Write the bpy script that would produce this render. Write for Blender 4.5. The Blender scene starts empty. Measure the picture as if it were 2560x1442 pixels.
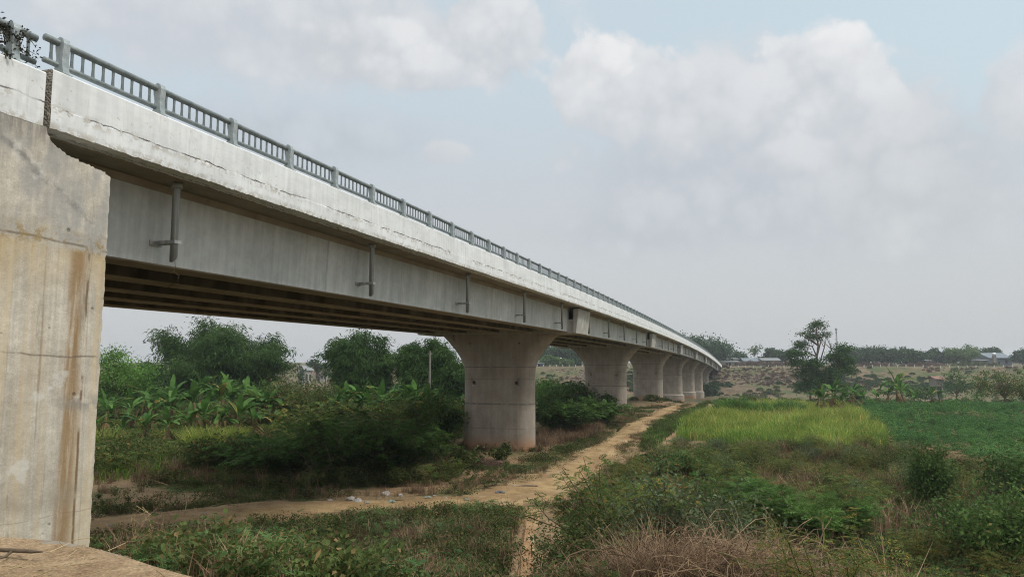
import bpy, math, random
USE_HAZE, SKYTOP, SUNE, EXPO = True, 1.8, 2.0, 0.35
import numpy as np
from mathutils import Vector, Matrix
R = math.radians
SC = bpy.context.scene
COL = SC.collection
PI = math.pi

# ------------------------------------------------------------------ camera model (for reading places off the photo)
F, YH, H = 1800.0, 905.0, 5.5
PH = math.atan((YH - 721) / F)
TH = math.atan(586 / F * math.cos(PH))
CP, SP = math.cos(PH), math.sin(PH)
ST, CT = math.sin(TH), math.cos(TH)
def ray(x, y):
    a = (x - 1280) / F; b = -(y - 721) / F
    return np.array([a, CP - b * SP, SP + b * CP])
def at_depth(x, y, Y):
    r = ray(x, y); r = r / r[1] * Y
    return np.array([r[0], r[1], r[2] + H])
def s_w(X, Y):                       # world -> along the bridge, to its left
    return X * ST + Y * CT, -X * CT + Y * ST
def world(s, w):
    return s * ST - w * CT, s * CT + w * ST

# ------------------------------------------------------------------ terrain
PS = np.array([-60, -5, 3, 5.2, 9, 13, 17, 22, 30, 45, 90, 112, 130, 170, 210, 245, 270, 292, 303, 314, 322, 327, 335, 450, 900, 6000], float)
PZ = np.array([4.2, 3.9, 3.72, 3.5, 2.25, 1.05, 0.2, 0.02, -0.12, -0.6, -0.6, -0.85, -1.9, -3.7, -5.4, -7.2, -7.2, -4.4, -2.9, 0.2, 2.4, 3.2, 3.45, 3.7, 4.2, 4.2], float)
_rw = np.random.RandomState(5)
_W = [(_rw.uniform(0, 6.28), _rw.uniform(0, 6.28), 2 * PI / L, A) for L, A in ((1.3, .012), (2.1, .02), (3.7, .03), (6.5, .04), (11, .06), (23, .08), (47, .12)) for _ in range(2)]
def hgt(X, Y):
    X = np.asarray(X, float); Y = np.asarray(Y, float)
    s, w = s_w(X, Y)
    z = np.interp(s, PS, PZ)
    k = np.interp(s, [-5, 20, 60, 130, 250, 330, 400], [.5, .7, .8, 1.6, 3, .9, .6])
    n = 0
    for a, p, f, A in _W:
        n = n + A * np.sin(f * (X * math.cos(a) + Y * math.sin(a)) + p)
    return z + n * k
def ground_at(px, py, lift=0.0):
    r = ray(px, py); lo, hi = 1.0, 900.0
    ts = np.geomspace(2, 900, 1500)
    P = r[None] * ts[:, None]; d = P[:, 2] + H - hgt(P[:, 0], P[:, 1]) - lift
    i = np.argmax(d < 0) if (d < 0).any() else len(ts) - 1
    t = ts[i]
    return np.array([r[0] * t, r[1] * t, float(hgt(r[0] * t, r[1] * t))])
def inside(poly, x, y):
    poly = np.asarray(poly); c = np.zeros(len(x), bool); j = len(poly) - 1
    for i in range(len(poly)):
        xi, yi = poly[i]; xj, yj = poly[j]
        m = ((yi > y) != (yj > y)) & (x < (xj - xi) * (y - yi) / (yj - yi + 1e-12) + xi)
        c ^= m; j = i
    return c
def pix(X, Y, Z):                     # world -> photo pixel
    zc = Y * CP + (Z - H) * SP; yc = -Y * SP + (Z - H) * CP
    return 1280 + F * X / zc, 721 - F * yc / zc
def pixpoly_points(poly, n, rng, dmax=130, lift=0.0):
    """n ground points spread evenly over the ground that a photo polygon covers"""
    g = np.array([ground_at(x, y)[:2] for x, y in poly])
    lo, hi = g.min(0), g.max(0); out = []; tot = 0
    for _ in range(60):
        p = rng.uniform(lo, hi, (n * 2, 2)); p = p[inside(g, p[:, 0], p[:, 1])]
        out.append(p); tot += len(p)
        if tot >= n: break
    p = np.concatenate(out)[:n]
    return np.column_stack([p, hgt(p[:, 0], p[:, 1])])

# ------------------------------------------------------------------ objects
def tag(o, label=None, cat=None, group=None, kind=None):
    if label: o['label'] = label
    if cat: o['category'] = cat
    if group: o['group'] = group
    if kind: o['kind'] = kind
    return o
def empty(name, loc=(0, 0, 0), rz=0.0):
    o = bpy.data.objects.new(name, None); COL.objects.link(o)
    o.location = loc; o.rotation_euler = (0, 0, rz); o.empty_display_size = .3
    return o
def link(name, me, parent=None, loc=None):
    o = bpy.data.objects.new(name, me); COL.objects.link(o)
    if parent: o.parent = parent
    if loc is not None: o.location = loc
    return o
def fast_mesh(name, parts, smooth=False):
    """parts: list of (V, F, material); F an (m,3) or (m,4) index array"""
    parts = [(np.asarray(V, float), np.asarray(Fc, int), m) for V, Fc, m in parts if len(V) and len(Fc)]
    me = bpy.data.meshes.new(name)
    if not parts: return me
    mats = []; Vs, loops, starts, mi = [], [], [], []; off = 0; ls = 0
    for V, Fc, m in parts:
        if m not in mats: mats.append(m)
        Vs.append(V); loops.append((Fc + off).ravel()); k = Fc.shape[1]
        starts.append(ls + k * np.arange(len(Fc))); ls += k * len(Fc)
        mi.append(np.full(len(Fc), mats.index(m))); off += len(V)
    V = np.concatenate(Vs); L = np.concatenate(loops); S = np.concatenate(starts); M = np.concatenate(mi)
    me.vertices.add(len(V)); me.vertices.foreach_set('co', V.astype(np.float32).ravel())
    me.loops.add(len(L)); me.loops.foreach_set('vertex_index', L.astype(np.int32))
    me.polygons.add(len(S)); me.polygons.foreach_set('loop_start', S.astype(np.int32))
    me.polygons.foreach_set('material_index', M.astype(np.int32))
    me.polygons.foreach_set('use_smooth', np.full(len(S), bool(smooth)))
    for m in mats: me.materials.append(m)
    me.update(calc_edges=True); me.validate()
    return me
class MB:
    def __init__(s): s.p = []
    def add(s, V, Fc, m): s.p.append((V, Fc, m)); return s
    def box(s, x0, x1, y0, y1, z0, z1, m):
        V = [(x, y, z) for z in (z0, z1) for y in (y0, y1) for x in (x0, x1)]
        Fc = [(0, 2, 3, 1), (4, 5, 7, 6), (0, 1, 5, 4), (1, 3, 7, 5), (3, 2, 6, 7), (2, 0, 4, 6)]
        return s.add(V, Fc, m)
    def tube(s, pts, rad, m, n=10, caps=True):
        V, Fq = tube(pts, rad, n); s.add(V, Fq, m)
        if caps:
            V = np.asarray(V); k = len(pts)
            for ring in (V[:n], V[-n:]):
                c = ring.mean(0); VV = np.vstack([ring, c[None]])
                s.add(VV, [(i, (i + 1) % n, n) for i in range(n)], m)
        return s
    def prism(s, poly, axis, a, b, m):
        """poly of 2-D points extruded along axis 0/1/2 from a to b"""
        n = len(poly); V = []
        for t in (a, b):
            for (u, v) in poly:
                q = [u, v]; q.insert(axis, t); V.append(q)
        s.add(V, [(i, (i + 1) % n, n + (i + 1) % n, n + i) for i in range(n)], m)
        from mathutils.geometry import tessellate_polygon
        tri = tessellate_polygon([[Vector((u, v, 0)) for u, v in poly]])
        s.add(V, [tuple(t) for t in tri] + [tuple(n + i for i in t) for t in tri], m)
        return s
    def build(s, name, parent=None, smooth=False, loc=None, fix=True):
        me = fast_mesh(name, s.p, smooth)
        if fix:
            import bmesh
            b = bmesh.new(); b.from_mesh(me); bmesh.ops.remove_doubles(b, verts=b.verts, dist=1e-5)
            bmesh.ops.recalc_face_normals(b, faces=b.faces); b.to_mesh(me); b.free()
        return link(name, me, parent, loc)
def tube(pts, rad, n=10):
    pts = np.asarray(pts, float); k = len(pts); rad = np.broadcast_to(np.asarray(rad, float), (k,))
    T = np.gradient(pts, axis=0); T /= np.linalg.norm(T, axis=1)[:, None] + 1e-9
    up = np.where(np.abs(T[:, 2:3]) > .9, np.array([[1., 0, 0]]), np.array([[0, 0, 1.]]))
    A = np.cross(T, up); A /= np.linalg.norm(A, axis=1)[:, None] + 1e-9; B = np.cross(T, A)
    an = np.linspace(0, 2 * PI, n, endpoint=False)
    V = pts[:, None] + rad[:, None, None] * (A[:, None] * np.cos(an)[None, :, None] + B[:, None] * np.sin(an)[None, :, None])
    V = V.reshape(-1, 3); i = np.arange(k - 1)[:, None] * n; j = np.arange(n)[None]; j2 = (j + 1) % n
    Fq = np.stack([i + j, i + j2, i + n + j2, i + n + j], -1).reshape(-1, 4)
    return V, Fq

# ------------------------------------------------------------------ node helper
class X:
    nt = None
    def __init__(s, k): s.k = k
    @staticmethod
    def put(inp, v):
        if isinstance(v, X): X.nt.links.new(v.k, inp)
        elif isinstance(v, (tuple, list)):
            inp.default_value = tuple(v) + ((1.0,) if len(v) == 3 and len(inp.default_value) == 4 else ())
        else:
            try: inp.default_value = v
            except Exception: inp.default_value = (v, v, v)
    @staticmethod
    def m(op, a, b=None, c=None, clamp=False):
        n = X.nt.nodes.new('ShaderNodeMath'); n.operation = op; n.use_clamp = clamp
        X.put(n.inputs[0], a)
        if b is not None: X.put(n.inputs[1], b)
        if c is not None: X.put(n.inputs[2], c)
        return X(n.outputs[0])
    def __add__(s, o): return X.m('ADD', s, o)
    __radd__ = __add__
    def __sub__(s, o): return X.m('SUBTRACT', s, o)
    def __rsub__(s, o): return X.m('SUBTRACT', o, s)
    def __mul__(s, o): return X.m('MULTIPLY', s, o)
    __rmul__ = __mul__
    def __truediv__(s, o): return X.m('DIVIDE', s, o)
    def __neg__(s): return X.m('MULTIPLY', s, -1.0)
def absx(a): return X.m('ABSOLUTE', a)
def mx(a, b): return X.m('MAXIMUM', a, b)
def mn(a, b): return X.m('MINIMUM', a, b)
def ss(a, b, x, lo=0.0, hi=1.0):
    n = X.nt.nodes.new('ShaderNodeMapRange'); n.interpolation_type = 'SMOOTHSTEP'
    X.put(n.inputs[0], x); n.inputs[1].default_value = a; n.inputs[2].default_value = b; n.inputs[3].default_value = lo; n.inputs[4].default_value = hi
    return X(n.outputs[0])
def sep(v):
    n = X.nt.nodes.new('ShaderNodeSeparateXYZ'); X.put(n.inputs[0], v); return [X(o) for o in n.outputs]
def comb(x, y, z):
    n = X.nt.nodes.new('ShaderNodeCombineXYZ')
    for i, v in enumerate((x, y, z)): X.put(n.inputs[i], v)
    return X(n.outputs[0])
def noise(v, scale, detail=3, rough=.55, dist=0.0):
    n = X.nt.nodes.new('ShaderNodeTexNoise'); X.put(n.inputs['Vector'], v); n.inputs['Scale'].default_value = scale
    n.inputs['Detail'].default_value = detail; n.inputs['Roughness'].default_value = rough; n.inputs['Distortion'].default_value = dist
    return X(n.outputs['Fac'])
def voro(v, scale, feature='F1'):
    n = X.nt.nodes.new('ShaderNodeTexVoronoi'); n.feature = feature; X.put(n.inputs['Vector'], v); n.inputs['Scale'].default_value = scale
    return X(n.outputs['Distance'])
def mix(f, a, b):
    n = X.nt.nodes.new('ShaderNodeMix'); n.data_type = 'RGBA'
    X.put(n.inputs[0], f); X.put(n.inputs[6], a); X.put(n.inputs[7], b)
    return X(n.outputs[2])
def gain(c, f):
    n = X.nt.nodes.new('ShaderNodeVectorMath'); n.operation = 'SCALE'
    X.put(n.inputs[0], c); X.put(n.inputs['Scale'], f); return X(n.outputs[0])
def texco(which='Object'):
    n = X.nt.nodes.new('ShaderNodeTexCoord'); return X(n.outputs[which])
def geo(which):
    n = X.nt.nodes.new('ShaderNodeNewGeometry'); return X(n.outputs[which])
def scaled(v, sx, sy, sz):
    a, b, c = sep(v); return comb(a * sx, b * sy, c * sz)
MATS = {}
def material(name, fn):
    m = bpy.data.materials.new(name); m.use_nodes = True; nt = m.node_tree; nt.nodes.clear(); X.nt = nt
    out = nt.nodes.new('ShaderNodeOutputMaterial')
    d = fn()
    if isinstance(d, X): nt.links.new(d.k, out.inputs[0])
    else:
        p = nt.nodes.new('ShaderNodeBsdfPrincipled')
        X.put(p.inputs['Base Color'], d['col']); X.put(p.inputs['Roughness'], d.get('rough', .85))
        X.put(p.inputs['Metallic'], d.get('metal', 0.0)); X.put(p.inputs['Specular IOR Level'], d.get('spec', .25))
        if 'bump' in d:
            b = nt.nodes.new('ShaderNodeBump'); b.inputs['Strength'].default_value = d.get('bs', .5); b.inputs['Distance'].default_value = d.get('bd', .02)
            X.put(b.inputs['Height'], d['bump']); nt.links.new(b.outputs[0], p.inputs['Normal'])
        nt.links.new(p.outputs[0], out.inputs[0])
    MATS[name] = m
    return m
def leaf_mat(name, a, b, c=None, cshare=.1, trans=.28, patch=.35, pscale=.25):
    """leaves: two greens and a share of a third colour, leaf by leaf, in patches over the ground"""
    def fn():
        r = geo('Random Per Island'); pos = geo('Position')
        n = noise(pos, pscale, 3); col = mix(X.m('ADD', X.m('MULTIPLY', r, .6), ss(.35, .65, n) * .4), a, b)
        if c: col = mix(ss(1 - cshare * 1.6, 1 - cshare * .6, X.m('FRACT', r * 7.31)) , col, c)
        col = gain(col, ss(.3, .7, noise(pos, pscale * 3.1, 2), 1 - patch, 1 + patch))
        nt = X.nt; p = nt.nodes.new('ShaderNodeBsdfPrincipled'); X.put(p.inputs['Base Color'], col)
        p.inputs['Roughness'].default_value = .7; p.inputs['Specular IOR Level'].default_value = .08
        t = nt.nodes.new('ShaderNodeBsdfTranslucent'); X.put(t.inputs[0], gain(col, 1.2))
        s = nt.nodes.new('ShaderNodeMixShader'); s.inputs[0].default_value = trans
        nt.links.new(p.outputs[0], s.inputs[1]); nt.links.new(t.outputs[0], s.inputs[2])
        return X(s.outputs[0])
    return material(name, fn)
def flat_mat(name, col, rough=.8, var=.25, scale=6, metal=0.0, spec=.25):
    return material(name, lambda: dict(col=gain(mix(.0, col, col), ss(.25, .75, noise(texco(), scale, 4), 1 - var, 1 + var)), rough=rough, metal=metal, spec=spec, bump=noise(texco(), scale * 5, 4), bs=.25, bd=.01))

# ---- bridge materials (object coordinates of the parts = bridge frame: x along, y to the left, z up)
def m_white():
    u, v, _ = sep(texco('UV')); p = comb(u, v, 0.0)
    big = noise(scaled(p, .5, 1.2, 1), 1.0, 4)
    streak = noise(scaled(p, 7, .5, 1), 1.0, 5, .6)
    big = noise(scaled(p, .9, 1.6, 1), 1.0, 6, .7)
    col = gain(mix(ss(.36, .62, big), (.62, .638, .632), (.725, .745, .738)), ss(.3, .75, streak, .90, 1.05))
    line = v - 0.36 - (noise(scaled(p, .75, 0, 1), 1.0, 7, .72) - .5) * .26
    gate = ss(.38, .52, noise(scaled(p, .42, .2, 1), 1.0, 4))
    crack = ss(.020, .005, absx(line)) * gate * ss(.38, .52, noise(scaled(p, 1.6, 1.6, 1), 1.0, 4, .7))
    dirt = ss(.15, .0, absx(line + .04)) * gate * ss(.50, .55, noise(p, 6, 5, .62))
    dirt = mx(dirt, ss(.61, .65, noise(p, 10, 5, .65)) * ss(.42, .56, noise(scaled(p, .5, 1.5, 1), 1.0, 3)))
    dirt = mx(dirt, ss(.17, .0, v) * ss(.46, .54, noise(p, 7, 5, .65)))
    dirt = mx(dirt, ss(.6, .7, noise(scaled(p, 12, .7, 1), 1.0, 5)) * .4); dirt = mx(dirt, ss(.88, .98, v) * ss(.45, .6, noise(p, 7, 6, .75)) * .6)
    col = mix(dirt * .62, col, mix(noise(p, 5, 3), (.30, .25, .17), (.42, .40, .34)))
    col = mix(crack, col, (.045, .038, .03))
    return dict(col=col, rough=.95, spec=.1, bump=noise(p, 8, 6, .6) * .6 - crack * 1.5 - dirt * .4 + ss(-.03, .03, line) * gate * .08, bs=.22, bd=.01)
W_WHITE = material('white_painted_concrete', m_white)
def m_girder():
    p = texco(); x, y, z = sep(p)
    st = noise(scaled(p, 5, 3, .25), 1.0, 5, .6); big = noise(p, .35, 4)
    col = mix(ss(.3, .7, big), (.43, .45, .43), (.54, .555, .53))
    col = gain(col, ss(.3, .75, st, .84, 1.07)); col = gain(col, ss(.35, .65, noise(p, 2.2, 7, .72), .9, 1.06))
    jt = X.m('PINGPONG', x, 2.35)
    seam = ss(.014, .002, absx(jt - .02)) * ss(.35, .55, noise(p, 1.1, 3)) * .75
    col = mix(seam, col, (.2, .2, .19))
    st2 = ss(.6, .72, noise(scaled(p, 2.2, 2, .12), 1.0, 4)) * .38
    col = mix(st2, col, (.33, .29, .2))
    col = mix(ss(.64, .74, noise(p, 3, 6, .7)) * .3, col, (.22, .21, .18))
    return dict(col=col, rough=.85, bump=noise(p, 14, 6, .6), bs=.35, bd=.01)
W_GIRDER = material('grey_girder_concrete', m_girder)
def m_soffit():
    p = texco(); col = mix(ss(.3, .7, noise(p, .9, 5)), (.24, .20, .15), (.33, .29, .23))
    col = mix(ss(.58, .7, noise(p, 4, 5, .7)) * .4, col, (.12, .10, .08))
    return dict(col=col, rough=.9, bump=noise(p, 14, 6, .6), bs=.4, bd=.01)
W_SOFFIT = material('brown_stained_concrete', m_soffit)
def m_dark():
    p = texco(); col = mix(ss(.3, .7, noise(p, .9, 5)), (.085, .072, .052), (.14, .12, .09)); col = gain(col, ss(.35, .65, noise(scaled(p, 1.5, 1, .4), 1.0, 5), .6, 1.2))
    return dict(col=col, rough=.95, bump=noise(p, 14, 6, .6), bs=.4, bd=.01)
W_DARK = material('dark_brown_concrete', m_dark)  # darker brown for the inner girder webs and the wall inside the crossbeams
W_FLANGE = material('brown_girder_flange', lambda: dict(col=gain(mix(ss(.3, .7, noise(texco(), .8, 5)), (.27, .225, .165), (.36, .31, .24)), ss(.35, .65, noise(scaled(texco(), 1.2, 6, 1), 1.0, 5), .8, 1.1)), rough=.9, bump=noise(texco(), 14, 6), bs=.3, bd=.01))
def m_pier():
    p = texco(); x, y, z = sep(p)
    col = mix(ss(.3, .72, noise(p, .8, 5)), (.30, .262, .212), (.39, .345, .288))
    col = gain(col, ss(.3, .75, noise(scaled(p, 3, 3, .35), 1.0, 5, .6), .86, 1.07))
    col = gain(col, ss(.35, .7, noise(p, 7, 6, .7), .93, 1.05))
    wob = z + (noise(p, 1.3, 3) - .5) * .05
    for zz, wd, f in ((5.15, .035, .8), (4.32, .022, .6), (2.62, .08, .7), (.95, .03, .55), (6.3, .01, .25), (3.4, .008, .2)):
        col = mix(ss(wd, wd * .3, absx(wob - zz)) * ss(.3, .5, noise(p, 2.5, 4)) * f, col, (.11, .105, .10))
    vj = ss(.02, .006, absx(absx(y) - 1.75)) * .35
    col = mix(vj, col, (.19, .175, .15))
    col = mix(ss(.6, .7, noise(scaled(p, 3, 3, .1), 1.0, 4)) * ss(5.5, 7.2, z) * .65, col, (.1, .09, .075))
    col = mix(ss(.5, .75, noise(p, .7, 3)) * .25, col, (.36, .27, .19))
    g = X.nt.nodes.new('ShaderNodeAttribute'); g.attribute_name = 'above_soil'; hz = X(g.outputs['Fac'])
    soil = ss(1.3, .05, hz + (noise(p, 1.9, 6, .65) - .5) * 1.0)
    col = mix(soil * .9, col, (.36, .18, .09))
    return dict(col=col, rough=.88, bump=noise(p, 14, 6, .6), bs=.35, bd=.012)
W_PIER = material('pier_concrete', m_pier)
def m_wall():
    p = texco(); x, y, z = sep(p)
    a = mix(ss(.3, .7, noise(p, .7, 5)), (.42, .38, .31), (.60, .56, .47))
    a = gain(a, ss(.35, .7, noise(p, 6, 6, .7), .86, 1.08)); a = gain(a, ss(.3, .7, noise(p, 38, 3), .9, 1.07)); a = gain(a, ss(.35, .65, noise(scaled(p, 14, 1, .5), 1.0, 5, .6), .9, 1.05))
    wz = z + (noise(p, 1.1, 4) - .5) * .16 + (x - 8) * .03
    # lower lifts: yellow wash and rust streaks running down
    low = ss(7.35, 7.25, wz)
    st = noise(scaled(p, 3.2, 1, .10), 1.0, 5, .6)
    a = mix(low * ss(.44, .68, st) * .6, a, (.53, .42, .25)); a = mix(low * ss(.9, .0, 7.3 - z) * ss(.35, .6, noise(scaled(p, 2.6, 1, .5), 1.0, 5)) * .45, a, (.50, .37, .17))
    st2 = noise(scaled(p, 7, 1, .16) , 1.0, 5, .65)
    a = mix(low * ss(.55, .68, st2) * .6, a, (.27, .175, .08))
    band = ss(.24, .05, absx(x - 8.72 + (noise(scaled(p, 1, 1, .8), 1.0, 4) - .5) * .16))
    a = mix(band * low * ss(.28, .56, noise(scaled(p, 9, 1, .8), 1.0, 5, .65)) * .85, a, (.25, .155, .07))
    band2 = ss(.035, .008, absx(x - 8.93 + (noise(scaled(p, 1, 1, 1.4), 1.0, 3) - .5) * .05))
    a = mix(band2 * low * ss(.4, .55, noise(p, 2.2, 4)) * .85, a, (.13, .075, .035))
    # top zone: grey weathering
    top = ss(7.2, 7.5, wz)
    a = mix(top * ss(.40, .62, noise(scaled(p, 1.9, 1, .9), 1.0, 7, .65)) * .75, a, (.30, .295, .28)); a = mix(ss(.58, .68, noise(scaled(p, 3.2, 1, .4), 1.0, 7, .75)) * .55, a, (.20, .17, .12))
    diag = absx(z - 8.35 + (x - 8.0) * .62 + (noise(p, 2.2, 4) - .5) * .3)
    a = mix(top * ss(.10, .0, diag) * ss(.40, .6, noise(p, 2.6, 6, .75)) * .75, a, (.17, .165, .155))
    a = mix(ss(8.6, 9.05, z) * ss(.35, .6, noise(scaled(p, 9, 1, .8), 1.0, 5, .65)) * .7, a, (.15, .14, .125))
    # patches low down
    a = mix(ss(.35, .0, absx(z - 3.5 + (noise(p, .8, 4) - .5) * .9)) * ss(.42, .6, noise(p, 1.4, 4)) * .5, a, (.26, .22, .16))
    a = mix(ss(.62, .68, noise(p, 1.7, 5)) * .55, a, (.58, .57, .52))
    a = mix(ss(.2, .0, absx(z - 4.85)) * ss(8.4, 8.8, x) * ss(.35, .5, noise(p, 5, 3)) * .55, a, (.21, .2, .18))
    # joints between lifts
    for zz, wd, f in ((7.38, .028, .7), (5.62, .022, .65), (3.2, .012, .3)):
        l = ss(wd, wd * .3, absx(wz - zz)) * ss(.32, .5, noise(p, 3.1, 5)); a = mix(l * f, a, (.14, .11, .075))
    mould = ss(.26, .0, absx(wz - 7.40)) * ss(.46, .6, noise(p, 6, 5, .7)); a = mix(mould * .85, a, (.26, .18, .06))
    pit = ss(.10, .04, voro(p, 2.3)) ; a = mix(pit * .7, a, (.1, .09, .07))
    return dict(col=a, rough=.9, bump=noise(p, 9, 7, .65) - pit, bs=.5, bd=.02)
W_WALL = material('stained_abutment_concrete', m_wall)
W_EAR = material('pale_crossbeam_concrete', lambda: dict(col=gain(mix(ss(.35, .65, noise(texco(), 1.6, 4)), (.36, .35, .31), (.48, .47, .42)), ss(.3, .7, noise(scaled(texco(), 5, 5, .5), 1.0, 5), .8, 1.05)), rough=.88, bump=noise(texco(), 12, 6), bs=.4, bd=.012))
W_AGG = material('broken_concrete', lambda: dict(col=mix(voro(texco(), 28), (.12, .10, .08), (.5, .46, .38)), rough=.95, bump=voro(texco(), 28), bs=1.0, bd=.03))
M_STEEL = material('galvanised_steel', lambda: dict(col=gain(mix(ss(.35, .65, noise(texco(), 5, 4)), (.15, .178, .18), (.215, .245, .243)), ss(.3, .7, noise(texco(), 30, 4), .85, 1.1)), rough=.55, metal=.35, spec=.4))
M_POST = material('pale_grey_painted_steel', lambda: dict(col=gain(mix(ss(.35, .65, noise(texco(), 6, 4)), (.28, .325, .325), (.38, .42, .42)), ss(.3, .7, noise(texco(), 40, 4), .85, 1.08)), rough=.55, metal=.2, spec=.4))
M_PIPE = material('weathered_drain_pipe', lambda: dict(col=mix(ss(.45, .7, noise(scaled(texco(), 14, 14, .8), 1.0, 5)), (.27, .285, .28), (.46, .45, .41)), rough=.55, metal=.3))
M_ROAD = flat_mat('asphalt', (.05, .05, .052), .9, .2, 8)
# ---- ground
def m_ground():
    p = geo('Position')
    n1 = noise(p, .13, 5, .6); n2 = noise(p, .9, 6, .65); n3 = noise(p, 7, 5, .7)
    dirt = mix(ss(.35, .7, n2), (.235, .15, .085), (.34, .235, .135))
    dirt = mix(ss(.5, .7, noise(p, .05, 4)) * .6, dirt, (.30, .15, .085))
    dry = mix(ss(.35, .65, n3), (.12, .085, .045), (.24, .18, .10))
    grn = mix(ss(.35, .65, n3), (.035, .055, .018), (.085, .10, .035))
    c = mix(ss(.42, .6, n2 * .5 + n1 * .5), dirt, dry)
    c = mix(ss(.46, .62, noise(p, .22, 6, .65)), c, grn)
    px_, py_, pz_ = sep(p); farm = ss(95, 150, py_); c = mix(farm * .75, c, mix(ss(.4, .6, noise(p, .06, 6, .65)), mix(ss(.4, .6, noise(p, .35, 5, .7)), (.080, .060, .042), (.145, .110, .076)), (.050, .075, .030)))
    return dict(col=gain(c, ss(.25, .75, n3, .75, 1.2)), rough=.95, spec=.1, bump=noise(p, 3.5, 8, .7) + voro(p, 9) * .3, bs=.8, bd=.06)
M_GROUND = material('dry_soil_and_turf', m_ground)
def m_track():
    u, v, _ = sep(texco('UV')); p = geo('Position')
    c = mix(ss(.35, .65, noise(p, .8, 6, .65)), (.25, .165, .080), (.37, .26, .13))
    red = ss(16.0, 4.0, u); c = mix(red * ss(.3, .6, noise(scaled(p, .3, 1.2, 1), 1.0, 4)) * .85, c, (.25, .125, .065))
    rut = ss(.2, .02, absx(absx(v) - .42 + (noise(comb(u, 0.0, 0.0), .35, 3) - .5) * .25)); c = mix(rut * .5, c, (.235, .15, .085))
    c = mix(ss(.52, .68, noise(p, 1.9, 6, .7)) * .55, c, (.15, .11, .06)); c = mix(ss(.54, .62, noise(p, .7, 6, .7)) * .5, c, (.40, .30, .18)); c = mix(ss(.6, .95, absx(v) + (noise(p, 2.5, 5, .7) - .5) * 1.1) * .7, c, (.16, .125, .07))
    c = gain(c, ss(.3, .7, noise(p, 14, 5, .7), .8, 1.15))
    return dict(col=c, rough=.95, spec=.1, bump=noise(p, 5, 8, .7) - rut * .6, bs=.7, bd=.05)
M_TRACK = material('ochre_dirt_track', m_track)
def m_sand():
    p = geo('Position'); c = mix(ss(.3, .7, noise(p, 2.2, 6, .65)), (.27, .185, .11), (.41, .30, .185))
    c = mix(ss(.6, .7, noise(p, 9, 6, .7)) * .6, c, (.13, .085, .05))
    return dict(col=gain(c, ss(.3, .7, noise(p, 40, 4), .7, 1.2)), rough=.95, spec=.1, bump=noise(p, 12, 8, .7) + noise(p, 3.5, 4) * 2.0, bs=1.0, bd=.05)
M_SAND = material('sand_with_crumbs', m_sand)
M_SLAB = flat_mat('weathered_slab', (.21, .18, .14), .9, .2, 5)
# ---- plants
L_MIM = leaf_mat('mimosa_leaf', (.042, .078, .022), (.105, .155, .040), (.26, .15, .035), .10)
L_MIMD = leaf_mat('dark_acacia_leaf', (.050, .105, .028), (.105, .185, .044), None, 0, .4)
L_LEAF = leaf_mat('broad_shrub_leaf', (.036, .075, .022), (.092, .150, .040), (.15, .12, .04), .03)
L_FERN = leaf_mat('blue_green_frond', (.038, .088, .034), (.088, .155, .048), (.17, .12, .035), .06)
L_HERB = leaf_mat('herb_leaf', (.040, .066, .020), (.095, .125, .038), (.19, .135, .06), .12)
L_GREY = leaf_mat('grey_green_leaf', (.07, .098, .05), (.135, .165, .085), (.14, .11, .06), .06)
L_OLIVE = leaf_mat('olive_leaf', (.066, .090, .024), (.135, .155, .040), (.26, .15, .04), .12)
L_DRY = leaf_mat('dead_stalk', (.15, .098, .058), (.29, .205, .125), (.085, .052, .034), .2, .15)
L_STRAW = leaf_mat('straw', (.30, .22, .11), (.48, .37, .2), None, 0, .15)
L_RICE = leaf_mat('yellow_green_grass', (.135, .205, .036), (.27, .32, .07), (.44, .36, .13), .10, .32, .28, .10)
L_RICEG = leaf_mat('green_tall_grass', (.085, .18, .032), (.17, .28, .05), (.28, .31, .06), .10, .32, .28, .10)
L_REED = leaf_mat('fresh_green_grass', (.05, .12, .026), (.10, .19, .04), None)
L_CASS = leaf_mat('cassava_leaf', (.034, .098, .030), (.076, .170, .050), (.12, .19, .04), .10, .25, .3, .1)
L_BAN = leaf_mat('banana_leaf', (.036, .090, .022), (.088, .172, .038), (.20, .18, .05), .07, .3, .3)
L_BDRY = leaf_mat('withered_banana_leaf', (.12, .08, .04), (.24, .16, .08), None, 0, .15)
L_BAM = leaf_mat('bamboo_leaf', (.030, .070, .022), (.068, .122, .032), None, 0, .28, .3, .3)
L_TREE = leaf_mat('dark_tree_leaf', (.030, .068, .024), (.070, .128, .038), None, 0, .24, .3, .3)
L_LIGHT = leaf_mat('bright_tree_leaf', (.065, .15, .032), (.135, .25, .055), None, 0, .3, .3, .3)
L_FAR = leaf_mat('far_tree_leaf', (.026, .060, .028), (.060, .104, .042), None, 0, .22, .3, .15)
L_FARL = leaf_mat('pale_far_leaf', (.06, .12, .04), (.12, .18, .06), None, 0, .22, .3, .15)
L_PINK = leaf_mat('dry_reddish_brush', (.10, .066, .05), (.17, .115, .085), None, 0, .1, .2, .1)
L_WITH = leaf_mat('withered_leaf', (.018, .02, .013), (.045, .045, .03), None)
B_BARK = flat_mat('bark', (.13, .10, .075), .9, .35, 5)
B_TWIG = flat_mat('twig', (.10, .075, .05), .9, .3, 9)
B_GTWIG = flat_mat('green_brown_twig', (.055, .060, .028), .9, .3, 9)
B_STEM = flat_mat('banana_stem', (.20, .17, .08), .8, .45, 5)
M_STONE = flat_mat('pale_stone', (.34, .32, .29), .9, .3, 6)
M_PLASTIC = flat_mat('white_plastic', (.30, .30, .28), .7, .25, 9)
M_MINT = flat_mat('pale_green_plastic', (.21, .26, .22), .7, .25, 9)
M_ASH = flat_mat('grey_ash', (.10, .11, .125), .95, .4, 12)
M_WPOST = flat_mat('white_post_paint', (.62, .61, .57), .8, .15, 6)
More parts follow.
